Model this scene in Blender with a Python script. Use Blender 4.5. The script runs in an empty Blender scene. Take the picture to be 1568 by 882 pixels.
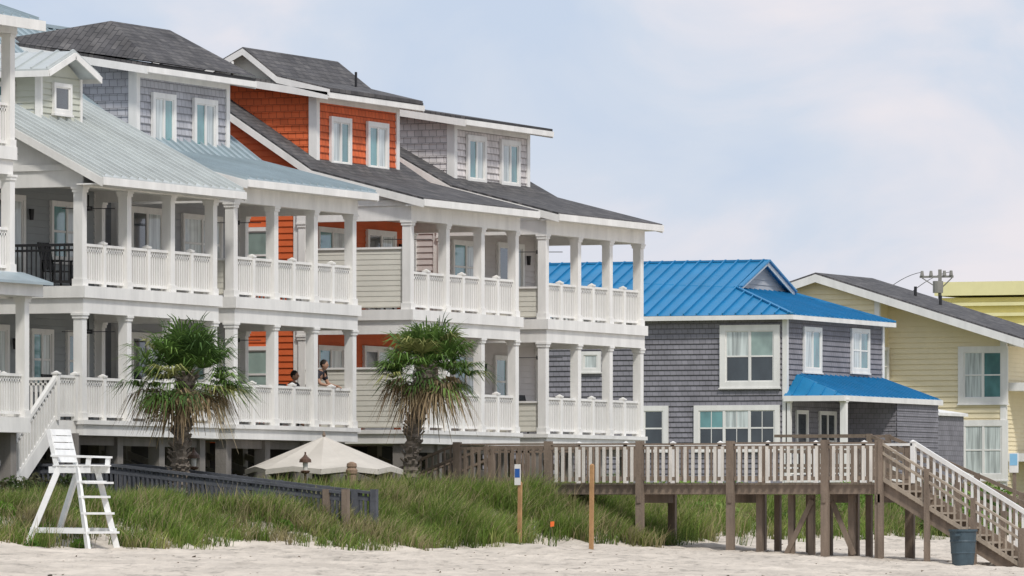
import bpy, math, random
import numpy as np
from mathutils import Vector, noise
random.seed(7); rng=np.random.default_rng(7)
S=bpy.context.scene
S.view_settings.view_transform='Standard'; S.view_settings.look='None'; S.view_settings.exposure=0
# ---------------------------------------------------------------- materials
def newmat(name):
    m=bpy.data.materials.new(name); m.use_nodes=True
    nt=m.node_tree; b=nt.nodes['Principled BSDF']; return m,nt,b
def N(nt,t,**k):
    n=nt.nodes.new(t)
    for a,v in k.items(): setattr(n,a,v)
    return n
def paint(name,col,rough=.55,var=.12,scale=1.5,bump=.0,metal=0,streak=False,spec=.4):
    m,nt,b=newmat(name); L=nt.links
    g=N(nt,'ShaderNodeNewGeometry'); mp=N(nt,'ShaderNodeMapping')
    mp.inputs['Scale'].default_value=(1,1,.25) if streak else (1,1,1)
    L.new(g.outputs['Position'],mp.inputs['Vector'])
    n=N(nt,'ShaderNodeTexNoise'); n.inputs['Scale'].default_value=scale; n.inputs['Detail'].default_value=6; n.inputs['Roughness'].default_value=.65
    L.new(mp.outputs[0],n.inputs['Vector'])
    r=N(nt,'ShaderNodeMapRange'); r.inputs[1].default_value=.3; r.inputs[2].default_value=.7
    r.inputs[3].default_value=1-var; r.inputs[4].default_value=1+var*.6
    L.new(n.outputs[0],r.inputs[0])
    mx=N(nt,'ShaderNodeVectorMath',operation='SCALE'); mx.inputs[0].default_value=col[:3]
    L.new(r.outputs[0],mx.inputs['Scale']); L.new(mx.outputs[0],b.inputs['Base Color'])
    b.inputs['Roughness'].default_value=rough; b.inputs['Metallic'].default_value=metal
    b.inputs['Specular IOR Level'].default_value=spec
    if bump:
        n2=N(nt,'ShaderNodeTexNoise'); n2.inputs['Scale'].default_value=25; n2.inputs['Detail'].default_value=4
        L.new(g.outputs['Position'],n2.inputs['Vector'])
        bp=N(nt,'ShaderNodeBump'); bp.inputs['Strength'].default_value=bump; bp.inputs['Distance'].default_value=.02
        L.new(n2.outputs[0],bp.inputs['Height']); L.new(bp.outputs[0],b.inputs['Normal'])
    return m
def bricky(name,c1,c2,mortar,bw,bh,ms,rough=.8,roof=False,wear=.25):
    m,nt,b=newmat(name); L=nt.links
    g=N(nt,'ShaderNodeNewGeometry'); sp=N(nt,'ShaderNodeSeparateXYZ'); L.new(g.outputs['Position'],sp.inputs[0])
    cb=N(nt,'ShaderNodeCombineXYZ')
    if roof:
        L.new(sp.outputs[1],cb.inputs[0])
        mu=N(nt,'ShaderNodeMath',operation='MULTIPLY'); mu.inputs[1].default_value=1.2
        L.new(sp.outputs[0],mu.inputs[0]); L.new(mu.outputs[0],cb.inputs[1])
    else:
        ad=N(nt,'ShaderNodeMath',operation='ADD'); L.new(sp.outputs[0],ad.inputs[0]); L.new(sp.outputs[1],ad.inputs[1])
        L.new(ad.outputs[0],cb.inputs[0]); L.new(sp.outputs[2],cb.inputs[1])
    br=N(nt,'ShaderNodeTexBrick'); L.new(cb.outputs[0],br.inputs['Vector'])
    br.inputs['Color1'].default_value=(*c1,1); br.inputs['Color2'].default_value=(*c2,1); br.inputs['Mortar'].default_value=(*mortar,1)
    br.inputs['Scale'].default_value=1; br.inputs['Brick Width'].default_value=bw; br.inputs['Row Height'].default_value=bh
    br.inputs['Mortar Size'].default_value=ms; br.inputs['Mortar Smooth'].default_value=.3
    n=N(nt,'ShaderNodeTexNoise'); n.inputs['Scale'].default_value=1.8; n.inputs['Detail'].default_value=8; L.new(g.outputs['Position'],n.inputs['Vector'])
    r=N(nt,'ShaderNodeMapRange'); r.inputs[1].default_value=.3; r.inputs[2].default_value=.7; r.inputs[3].default_value=1-wear; r.inputs[4].default_value=1+wear*.5
    L.new(n.outputs[0],r.inputs[0])
    mx=N(nt,'ShaderNodeVectorMath',operation='SCALE'); L.new(br.outputs[0],mx.inputs[0]); L.new(r.outputs[0],mx.inputs['Scale'])
    L.new(mx.outputs[0],b.inputs['Base Color']); b.inputs['Roughness'].default_value=rough
    bp=N(nt,'ShaderNodeBump'); bp.inputs['Strength'].default_value=.5; bp.inputs['Distance'].default_value=.015; bp.invert=True
    L.new(br.outputs['Fac'],bp.inputs['Height']); L.new(bp.outputs[0],b.inputs['Normal'])
    return m
def sc(c,k): return tuple(x*k for x in c)
def shake(name,c): return bricky(name,c,sc(c,.84),sc(c,.45),.21,.172,.009,.8,wear=.18)
def glassm(name,col,rough=.06,fold=False):
    m,nt,b=newmat(name); L=nt.links
    g=N(nt,'ShaderNodeNewGeometry'); n=N(nt,'ShaderNodeTexNoise'); n.inputs['Scale'].default_value=1.3; n.inputs['Detail'].default_value=3
    mp=N(nt,'ShaderNodeMapping'); mp.inputs['Scale'].default_value=(9,9,.5) if fold else (1,1,.6)
    L.new(g.outputs['Position'],mp.inputs[0]); L.new(mp.outputs[0],n.inputs['Vector'])
    r=N(nt,'ShaderNodeMapRange'); r.inputs[1].default_value=.35; r.inputs[2].default_value=.65; r.inputs[3].default_value=.6; r.inputs[4].default_value=1.25
    L.new(n.outputs[0],r.inputs[0])
    mx=N(nt,'ShaderNodeVectorMath',operation='SCALE'); mx.inputs[0].default_value=col; L.new(r.outputs[0],mx.inputs['Scale'])
    L.new(mx.outputs[0],b.inputs['Base Color']); b.inputs['Roughness'].default_value=.35 if fold else rough
    b.inputs['Coat Weight'].default_value=1; b.inputs['Coat Roughness'].default_value=.03
    return m
def attrmat(name,rough=.7,trans=0):
    m,nt,b=newmat(name); a=N(nt,'ShaderNodeAttribute'); a.attribute_name='Col'
    nt.links.new(a.outputs['Color'],b.inputs['Base Color']); b.inputs['Roughness'].default_value=rough
    b.inputs['Specular IOR Level'].default_value=.25
    if trans:
        t=N(nt,'ShaderNodeBsdfTranslucent'); nt.links.new(a.outputs['Color'],t.inputs[0])
        mx=N(nt,'ShaderNodeMixShader'); mx.inputs[0].default_value=trans
        nt.links.new(b.outputs[0],mx.inputs[1]); nt.links.new(t.outputs[0],mx.inputs[2])
        nt.links.new(mx.outputs[0],nt.nodes['Material Output'].inputs[0])
    return m
WHITE=paint('white_trim',(.80,.785,.75),.5,.13,2.2,streak=True)
OFFW=paint('porch_ceiling',(.66,.64,.58),.6,.08)
CREAM=paint('cream_panel',(.66,.64,.56),.6,.08,1.2)
GRAYW=paint('gray_siding',(.31,.33,.335),.6,.08)
LAVW=paint('lavender_siding',(.38,.39,.41),.6,.08)
ORW=paint('orange_siding',(.62,.125,.035),.6,.12)
PALW=paint('pale_siding',(.58,.54,.52),.6,.08)
GREENW=paint('sage_siding',(.52,.53,.45),.6,.08)
YELW=paint('yellow_siding',(.80,.70,.47),.6,.06)
LAVS=shake('lavender_shakes',(.49,.49,.52)); ORS=shake('orange_shakes',(.72,.145,.042))
PALS=shake('pale_shakes',(.76,.71,.69)); PURS=shake('gray_house_shakes',(.25,.242,.268))
SHING=bricky('dark_shingles',(.125,.118,.115),(.07,.067,.07),(.04,.04,.042),.36,.17,.014,.9,True,.4)
def metal(name,c): return paint(name,c,.42,.16,.9,metal=.05,spec=.5,streak=False)
MET1=metal('pale_metal_roof',(.50,.53,.52)); MET2=metal('teal_gray_metal_roof',(.34,.41,.44)); BLUEM=metal('blue_metal_roof',(.015,.20,.41))
GL_T=glassm('window_glass_teal',(.12,.28,.28)); GL_D=glassm('window_glass_dark',(.035,.045,.05)); GL_C=glassm('curtained_glass',(.55,.60,.58),fold=True); GL_B=glassm('blind_glass',(.30,.40,.36),fold=False)
WOOD=paint('weathered_wood',(.22,.17,.13),.85,.35,4,.5,streak=True)
WOODL=paint('pale_wood',(.36,.30,.235),.85,.3,4,.5,streak=True)
WOODW=paint('whitewashed_wood',(.66,.62,.56),.75,.2,5,.3,streak=True)
WOODG=paint('gray_wood',(.10,.105,.12),.85,.3,3,.5)
PILE=paint('piling_wood',(.24,.22,.20),.9,.3,2,.4,streak=True)
DARK=paint('under_house_dark',(.09,.09,.095),.9,.2)  # tone darkened to hold the shade beneath the houses
BLACK=paint('black_paint',(.02,.02,.022),.5,.1)
TANP=paint('new_post_wood',(.42,.24,.11),.7,.25,4,.3)
CANV=paint('canvas',(.56,.52,.46),.8,.1,1.5)
RUST=paint('rust_stain',(.55,.38,.12),.8,.3,6)
# ---------------------------------------------------------------- mesh builder
import bmesh
class Grp:
    def __init__(s,name,loc=(0,0,0)):
        s.e=bpy.data.objects.new(name,None); S.collection.objects.link(s.e); s.e.empty_display_size=.3; s.p={}
        s.e.location=loc; s.o=Vector(loc)
    def m(s,part,mat):
        k=(part,mat.name)
        if k not in s.p: s.p[k]=([],[],mat)
        return s.p[k]
    def face(s,part,mat,pts):
        v,f,_=s.m(part,mat); b=len(v); v.extend(tuple(p) for p in pts); f.append(tuple(range(b,b+len(pts))))
    def hexa(s,part,mat,P):
        v,f,_=s.m(part,mat); b=len(v); v.extend(tuple(p) for p in P)
        for q in ((0,3,2,1),(4,5,6,7),(0,1,5,4),(1,2,6,5),(2,3,7,6),(3,0,4,7)): f.append(tuple(b+i for i in q))
    def box(s,part,mat,x0,x1,y0,y1,z0,z1):
        x0,x1=sorted((x0,x1));y0,y1=sorted((y0,y1));z0,z1=sorted((z0,z1))
        s.hexa(part,mat,[(x0,y0,z0),(x1,y0,z0),(x1,y1,z0),(x0,y1,z0),(x0,y0,z1),(x1,y0,z1),(x1,y1,z1),(x0,y1,z1)])
    def frus(s,part,mat,cx,cy,z0,z1,r0,r1,n=4,rot=math.pi/4):
        v,f,_=s.m(part,mat); b=len(v)
        for z,r in ((z0,r0),(z1,r1)):
            for i in range(n):
                a=rot+2*math.pi*i/n; v.append((cx+r*math.cos(a),cy+r*math.sin(a),z))
        for i in range(n): j=(i+1)%n; f.append((b+i,b+j,b+n+j,b+n+i))
        f.append(tuple(b+n-1-i for i in range(n))); f.append(tuple(b+n+i for i in range(n)))
    def beam(s,part,mat,p,q,w,h=None):
        h=h or w; p=Vector(p);q=Vector(q); d=(q-p).normalized()
        up=Vector((0,0,1)); sd=d.cross(up)
        if sd.length<.01: sd=Vector((1,0,0))
        sd.normalize(); u=sd.cross(d).normalized(); a=sd*w/2; c=u*h/2
        s.hexa(part,mat,[p-a-c,p+a-c,q+a-c,q-a-c,p-a+c,p+a+c,q+a+c,q-a+c])
    def prism(s,part,mat,prof,y0,y1):
        v,f,_=s.m(part,mat); b=len(v); n=len(prof)
        for y in (y0,y1):
            for x,z in prof: v.append((x,y,z))
        for i in range(n): j=(i+1)%n; f.append((b+i,b+j,b+n+j,b+n+i))
        f.append(tuple(range(b+n-1,b-1,-1))); f.append(tuple(range(b+n,b+2*n)))
    def done(s):
        for (part,_),(v,f,mat) in s.p.items():
            me=bpy.data.meshes.new(part); me.from_pydata([(a[0]-s.o.x,a[1]-s.o.y,a[2]-s.o.z) for a in v],[],f); me.materials.append(mat); me.validate()
            bm=bmesh.new(); bm.from_mesh(me); bmesh.ops.recalc_face_normals(bm,faces=bm.faces); bm.to_mesh(me); bm.free()
            o=bpy.data.objects.new(part,me); S.collection.objects.link(o); o.parent=s.e
        return s.e
def wbox(g,part,mat,kind,pl,a0,a1,z0,z1,n0,n1):
    if kind=='x': g.box(part,mat,pl+n0,pl+n1,a0,a1,z0,z1)
    else: g.box(part,mat,a0,a1,pl-n1,pl-n0,z0,z1)
def siding(g,part,mat,kind,pl,a0,a1,z0,z1,ext=None,pitch=.16,lip=.036):
    z=z0
    def pt(a,zz,n): return (pl+n,a,zz) if kind=='x' else (a,pl-n,zz)
    while z<z1-.01:
        t=min(z+pitch,z1)
        b0,b1=ext(z+.001) if ext else (a0,a1); c0,c1=ext(t) if ext else (a0,a1)
        b0=max(b0,a0);b1=min(b1,a1);c0=max(c0,a0);c1=min(c1,a1)
        if b1-b0>.05:
            if c1<=c0: c0=c1=(b0+b1)/2
            g.face(part,mat,[pt(b0,z,lip),pt(b1,z,lip),pt(c1,t,.008),pt(c0,t,.008)])
            g.face(part,mat,[pt(b0,z,.0),pt(b1,z,.0),pt(b1,z,lip),pt(b0,z,lip)])
        z=t
def window(g,kind,pl,a0,a1,z0,z1,panes=2,trim=.1,gl=(GL_T,GL_C),hbar=True,sill=True,sub=False,tm=WHITE):
    t=trim
    wbox(g,'window_trim',tm,kind,pl,a0,a0+t,z0,z1,.0,.075); wbox(g,'window_trim',tm,kind,pl,a1-t,a1,z0,z1,.0,.075)
    wbox(g,'window_trim',tm,kind,pl,a0+t,a1-t,z1-t,z1,.0,.073); wbox(g,'window_trim',tm,kind,pl,a0+t,a1-t,z0,z0+t,.0,.073)
    if sill: wbox(g,'window_trim',tm,kind,pl,a0-.03,a1+.03,z0-.05,z0-.001,.0,.1)
    A0,A1,B0,B1=a0+t,a1-t,z0+t,z1-t; w=(A1-A0)/panes
    for i in range(panes):
        p0=A0+i*w; p1=p0+w; gm=gl[i%len(gl)]
        if i: wbox(g,'window_mullion',tm,kind,pl,p0-.04,p0+.04,B0,B1,.0,.062)
        f=.03
        wbox(g,'sash',tm,kind,pl,p0+.0,p0+f+.02,B0,B1,.0,.05); wbox(g,'sash',tm,kind,pl,p1-f-.02,p1,B0,B1,.0,.05)
        wbox(g,'sash',tm,kind,pl,p0+.05,p1-.05,B0,B0+f,.0,.048); wbox(g,'sash',tm,kind,pl,p0+.05,p1-.05,B1-f,B1,.0,.048)
        zm=(B0+B1)/2
        if hbar: wbox(g,'sash',tm,kind,pl,p0+.05,p1-.05,zm-.025,zm+.025,.0,.055)
        if sub: wbox(g,'sash',tm,kind,pl,(p0+p1)/2-.012,(p0+p1)/2+.012,B0+f,B1-f,.04,.05)
        if hbar and len(gl)>2:
            wbox(g,'glass',gm,kind,pl,p0+.05,p1-.05,zm+.025,B1-f,.0,.04); wbox(g,'glass',gl[-1],kind,pl,p0+.05,p1-.05,B0+f,zm-.025,.0,.03)
        else: wbox(g,'glass',gm,kind,pl,p0+.05,p1-.05,B0+f,B1-f,.0,.036)
def railing(g,p,q,h=.92,mat=WHITE,sp=.115,pw=.045,posts=(),part='railing',capw=.13,toph=.06,caph=.08):
    p=Vector(p);q=Vector(q);d=q-p;L=math.hypot(d.x,d.y)
    g.beam(part,mat,p+Vector((0,0,h)),q+Vector((0,0,h)),.09,toph)
    g.beam(part,mat,p+Vector((0,0,h-.12)),q+Vector((0,0,h-.12)),.045,.05)
    g.beam(part,mat,p+Vector((0,0,.1)),q+Vector((0,0,.1)),.05,.06)
    n=max(1,int(L/sp))
    for i in range(n):
        c=p+d*((i+.5)/n); c1=c+Vector((0,0,.1)); c2=c+Vector((0,0,h-.02))
        g.box(part,mat,c.x-pw/2,c.x+pw/2,c.y-pw/2,c.y+pw/2,c1.z,c2.z)
    for t in posts:
        c=p+d*t
        g.box('rail_posts',mat,c.x-capw/2,c.x+capw/2,c.y-capw/2,c.y+capw/2,c.z-.02,c.z+h+caph-.04)
        g.frus('rail_posts',mat,c.x,c.y,c.z+h+caph-.04,c.z+h+caph,capw*.9,capw*.9); g.frus('rail_posts',mat,c.x,c.y,c.z+h+caph+.001,c.z+h+caph+.04,capw*.7,.01)
# ---------------------------------------------------------------- row of double-porch beach houses
XF=-65.4; XW=-68.4; XB=-79.; F1=2.13; F2=5.10
def column(g,x,y,z0,z1,w=.22):
    g.box('columns',WHITE,x-w/2,x+w/2,y-w/2,y+w/2,z0,z1)
    e=w/2+.025
    g.box('columns',WHITE,x-e,x+e,y-e,y+e,z0+.001,z0+.16); g.box('columns',WHITE,x-e,x+e,y-e,y+e,z1-.12,z1-.001)
    e+=.02; g.box('columns',WHITE,x-e,x+e,y-e,y+e,z1-.05,z1-.002)
def porch(g,y0,W,near1,near2):
    y1=y0+W; xo=XF+.12; cx=XF-.02
    a,b=y0-.12,y1+.12
    g.box('lower_deck',WHITE,XW,xo,a,b,F1-.34,F1-.1); g.box('lower_deck',WHITE,XW,xo+.06,a-.06,b+.06,F1-.098,F1)
    g.box('upper_deck',WHITE,XW,xo+.07,a-.07,b+.07,F2-.26,F2)
    for (q0,q1,r0,r1) in ((xo-.24,xo,a,b),(XW,xo-.24,a,a+.22),(XW,xo-.24,b-.22,b)):
        g.box('upper_deck_beam',WHITE,q0,q1,r0,r1,F2-.60,F2-.262)
        g.box('roof_beam',WHITE,q0,q1,r0,r1,7.30,7.66)
    g.box('porch_ceiling',OFFW,XW,xo-.24,a+.22,b-.22,F2-.33,F2-.264)
    g.box('porch_ceiling',OFFW,XW,xo-.24,a+.22,b-.22,7.55,7.62)
    g.box('roof_beam',WHITE,XW,xo+.05,a-.04,b+.04,7.662,7.80)
    ys=[y0+i*W/3 for i in range(4)]
    for F,T in ((F1,F2-.60),(F2,7.30)):
        for y in ys: column(g,cx,y,F,T)
        for i in range(3): railing(g,(cx,ys[i]+.11,F),(cx,ys[i+1]-.11,F),posts=(.5,))
        column(g,XW+.12,y0,F,T,.18); column(g,XW+.12,y1,F,T,.18)
        railing(g,(XW+.2,y1,F),(cx-.1,y1,F),posts=(.5,))
        fx,fy=XW+1.5,y0+W*.5; g.frus('ceiling_fan',BLACK,fx,fy,T-.28,T+.0,.02,.02,6); g.frus('ceiling_fan',BLACK,fx,fy,T-.36,T-.26,.1,.1,10)
        for k in range(4):
            an=k*math.pi/2+.4; g.beam('ceiling_fan',DARK,(fx+.1*math.cos(an),fy+.1*math.sin(an),T-.31),(fx+.6*math.cos(an),fy+.6*math.sin(an),T-.31),.12,.015)
        kind=near1 if F==F1 else near2
        if kind=='rail': railing(g,(XW+.2,y0,F),(cx-.1,y0,F),posts=(.5,))
        elif kind=='backlit': railing(g,(XW+.2,y0,F),(cx-.1,y0,F),mat=BLACK,pw=.025)  # backlit pickets, their shade painted in as black
        else:
            h=kind
            g.box('privacy_screen',CREAM,XW+.2,cx-.11,y0-.02,y0+.02,F+.05,F+h)
            siding(g,'privacy_screen',CREAM,'y',y0-.02,XW+.2,cx-.11,F+.08,F+h-.05,pitch=.13,lip=.018)
            g.box('privacy_screen',WHITE,XW+.2,cx-.11,y0-.07,y0+.06,F+h,F+h+.05); g.box('privacy_screen',WHITE,XW+1.4,XW+1.47,y0-.075,y0-.02,F+.05,F+h)
def door(g,y0,y1,F,gl=GL_D,n=2):
    window(g,'x',XW+.02,y0,y1,F+.02,F+2.2,panes=n,trim=.12,gl=(gl,GL_C),hbar=False,sill=False)
def ribs(g,part,mat,prof,ya,yb,sp=.42,w=.035,h=.06):
    y=ya+.1
    while y<yb:
        for (p,q) in zip(prof[:-1],prof[1:]): g.beam(part,mat,(p[0],y,p[1]+h*.5),(q[0],y,q[1]+h*.5),w,h)
        y+=sp
def house(y0,W,wallm,shakem,roofm,ridge,top,near,openings,name='beach_house',straight=False,metalroof=False,dh=10.58):
    g=Grp(name,(-72,y0+W/2,0)); y1=y0+W; RX=-72.2; ov=.32
    if straight: prof=[(-64.7,7.52),(RX,ridge)]
    else: prof=[(-64.85,7.84),(-67.9,8.62),(RX,ridge)]
    back=(XB-.6,ridge-(RX-XB+.6)*.62)
    full=prof+[back]
    def rz(x):
        for p,q in zip(full[:-1],full[1:]):
            if q[0]<=x<=p[0]: return p[1]+(x-p[0])/(q[0]-p[0])*(q[1]-p[1])
    body=[(XB,F1-.3),(XW,F1-.3),(XW,rz(XW)-.16),(RX,ridge-.16),(XB,rz(XB)-.16)]
    g.prism('walls',wallm,body,y0,y1)
    def ext(z):
        zf=rz(XW)-.14
        x1=XW
        if z>zf:
            if z>ridge-.15: return (0,0)
            x1=XW+(z-zf)/((ridge-.14)-zf)*(RX-XW)
        zb=rz(XB)-.14; x0=XB
        if z>zb: x0=XB+(z-zb)/((ridge-.14)-zb)*(RX-XB)
        return x0,x1
    siding(g,'side_siding',wallm,'y',y0,XB,XW,F1-.2,ridge-.2,ext)
    siding(g,'front_siding',wallm,'x',XW,y0,y1,F1,8.3)
    for z0,z1 in ((F1-.2,F2-.3),(F2,7.5)):
        g.box('corner_board',WHITE,XW-.12,XW+.05,y0-.05,y0+.12,z0,z1); g.box('corner_board',WHITE,XW-.12,XW+.05,y1-.12,y1+.05,z0,z1)
    for (F) in (F1,F2):
        window(g,'y',y0-.03,-69.9,-69.0,F+.7,F+2.1,panes=1,gl=(GL_B,)); 
    pr=[(XW,7.8)]+[(XF+.05,7.8)]+[(XF+.05,rz(XF+.05)-.12)]+([(p) for p in [(prof[1][0],prof[1][1]-.12)]] if not straight else [])+[(XW,rz(XW)-.12)]
    if pr[2][1]<7.82: pr[2]=(pr[2][0],7.82)
    g.prism('porch_gable',WHITE,pr,y0-.08,y1+.08)
    if straight: g.prism('gable_dark_triangle',DARK,[(-68.1,8.05),(-66.9,8.05),(-67.9,8.5)],y0-.1,y0-.085)  # dark triangle set on the near end of the porch gable
    th=.10
    top_=[(x,z) for x,z in full]; bot=[(x,z-th) for x,z in reversed(full)]
    g.prism('roof',roofm,top_+bot,y0-ov,y1+ov)
    for ya in (y0-ov-.03,y1+ov+.001):
        for p,q in zip(full[:-1],full[1:]):
            g.prism('rake_board',WHITE,[(p[0],p[1]-.05),(q[0],q[1]-.05),(q[0],q[1]-.24),(p[0],p[1]-.24)],ya,ya+.03)
    e=full[0]; g.box('eave_fascia',WHITE,e[0]+.001,e[0]+.035,y0-ov-.03,y1+ov+.03,e[1]-.20,e[1]-.03)
    g.box('soffit',WHITE,XF+.05,e[0],y0-ov,y1+ov,e[1]-.19,e[1]-.16)
    if metalroof: ribs(g,'roof_seams',roofm,prof,y0-ov,y1+ov)
    g.box('ridge_cap',roofm,RX-.12,RX+.12,y0-ov-.02,y1+ov+.02,ridge-.03,ridge+.05)
    porch(g,y0,W,*near)
    for (k,F,a,b,gl) in openings:
        if k=='d':
            door(g,y0+a,y0+b,F,gl); g.frus('porch_lamp',BLACK,XW+.12,y0+b+.22,F+1.65,F+1.9,.05,.07,6)
        else: window(g,'x',XW+.02,y0+a,y0+b,F+.75,F+2.15,panes=2,gl=(gl,GL_C) )
    for x in (-65.7,-68.3,-71.5,-75,-78.5):
        for i in range(4):
            y=y0+.15+i*(W-.3)/3; g.box('pilings',PILE,x-.14,x+.14,y-.14,y+.14,-.4,F1-.35)
    g.box('shade_dark_enclosure',DARK,XB+.5,-70.5,y0+.5,y1-.5,-.3,F1-.32)  # rear enclosure, under-house shade painted into its dark colour
    g.beam('under_beams',PILE,(-65.7,y0,F1-.45),(-65.7,y1,F1-.45),.12,.2)
    for i in range(4):
        y=y0+.15+i*(W-.3)/3; g.beam('under_beams',PILE,(XW,y,F1-.6),(-65.5,y,.5),.06,.15)
    if top:
        d0,d1=y0+1.0,y0+6.0
        k=.165
        dt=lambda x:dh+(XW-x)*k
        xb=-72.0
        g.prism('upper_walls',shakem,[(XW,8.3),(XW,dt(XW)),(xb,dt(xb)),(xb,9)],d0,d1)
        def ex2(z):
            if z<=dh: return (xb,XW)
            return (xb,XW-(z-dh)/k)
        siding(g,'upper_side_shakes',shakem,'y',d0,xb,XW,8.4,dt(xb),ex2,.172)
        siding(g,'upper_front_shakes',shakem,'x',XW,d0,d1,8.42,dh-.02,pitch=.172)
        for a in (d0,d1):
            s=-1 if a==d0 else 1
            g.box('corner_board',WHITE,XW-.16,XW+.06,a+(-.06 if s<0 else -.13),a+(.13 if s<0 else .06),8.4,dh-.02)
        g.box('frieze',WHITE,XW+.0,XW+.055,d0+.13,d1-.13,dh-.22,dh-.02)
        for i,(a,b) in enumerate(((1.75,3.0),(4.0,5.3))):
            window(g,'x',XW+.03,y0+a,y0+b,8.78,10.05,panes=2,gl=(GL_C,GL_T) if (i+int(y0))%2 else (GL_T,GL_C),hbar=False,trim=.13)
            g.box('rust_stain',RUST,XW+.03,XW+.045,y0+(a+b)/2-.05,y0+(a+b)/2+.05,8.55,8.72)
        P=[(-67.85,dh-.55*k+.06),(xb,dt(xb)+.06)]
        g.prism('upper_roof',SHING,[(P[0][0],P[0][1]+.09),(P[1][0],P[1][1]+.09),P[1],P[0]],d0-.45,d1+.45)
        g.box('upper_fascia',WHITE,P[0][0]-.0+.001,P[0][0]+.03,d0-.47,d1+.47,P[0][1]-.12,P[0][1]+.02)
        for ya in (d0-.48,d1+.451): g.prism('upper_rake',WHITE,[(P[0][0],P[0][1]+.02),(P[1][0],P[1][1]+.02),(P[1][0],P[1][1]-.16),(P[0][0],P[0][1]-.16)],ya,ya+.03)
        g.prism('upper_soffit',WHITE,[(P[0][0],P[0][1]-.08),(XW,dt(XW)-.01),(XW,dt(XW)-.05),(P[0][0],P[0][1]-.13)],d0-.44,d1+.44)
        if top=='gable':
            pr=[(-67.8,10.68),(-69.25,11.03),(-70.2,11.76),(-71.9,10.9)]
            g.prism('gable_face',CREAM,[(-68.9,10.8),(-69.25,10.92),(-70.2,11.66),(-71.9,10.85)],d0-.15,d1)
            g.prism('gable_roof',SHING,pr+[(x,z-.09) for x,z in reversed(pr)],d0-.45,d1+.3)
            for p,q in zip(pr[:-1],pr[1:]): g.prism('gable_rake',WHITE,[(p[0],p[1]-.04),(q[0],q[1]-.04),(q[0],q[1]-.2),(p[0],p[1]-.2)],d0-.48,d0-.451)
            g.frus('vent_pipe',BLACK,-69.1,d1-1.0,11.,11.38,.035,.035,8)
        if top=='hip':
            A=[(-67.8,d0-.42,10.69),(-67.8,d1+.42,10.69),(-71.9,d1+.42,11.3),(-71.9,d0-.42,11.3)]
            R=[(-69.5,d0+.9,11.78),(-69.5,d1-.9,11.78)]
            for f in ([A[0],A[1],R[1],R[0]],[A[1],A[2],R[1]],[A[2],A[3],R[0],R[1]],[A[3],A[0],R[0]]): g.face('hip_roof',SHING,f)
            g.frus('vent_pipe',WHITE,-68.3,d1+.1,10.6,11.05,.035,.035,8)
    g.done(); return g
house(129.6,6.7,GRAYW,LAVS,MET1,11.45,None,('rail','backlit'),[('d',F1,.6,2.2,GL_D),('w',F1,3.3,4.4,GL_T),('w',F1,5.1,6.2,GL_T),('d',F2,1.1,3.0,GL_D),('w',F2,4.3,5.9,GL_T)],straight=True,metalroof=True)
house(137.4,6.7,LAVW,LAVS,MET2,11.85,'hip',(1.0,.85),[('d',F1,.6,2.4,GL_D),('w',F1,3.6,5.6,GL_T),('d',F2,.6,2.4,GL_D),('w',F2,3.4,5.6,GL_C)],metalroof=True)
house(147.55,6.65,ORW,ORS,SHING,11.45,'gable',(1.5,1.5),[('d',F1,3.8,5.6,GL_D),('w',F1,1.0,2.6,GL_T),('w',F2,1.0,2.8,GL_T),('d',F2,4.0,5.8,GL_D)])
house(156.2,6.6,PALW,PALS,SHING,11.0,'shed',(.8,.8),[('d',F1,.8,2.6,GL_T),('w',F1,3.6,5.2,GL_T),('w',F2,.8,2.6,GL_T),('d',F2,3.8,5.6,GL_D)],dh=10.38)
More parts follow.
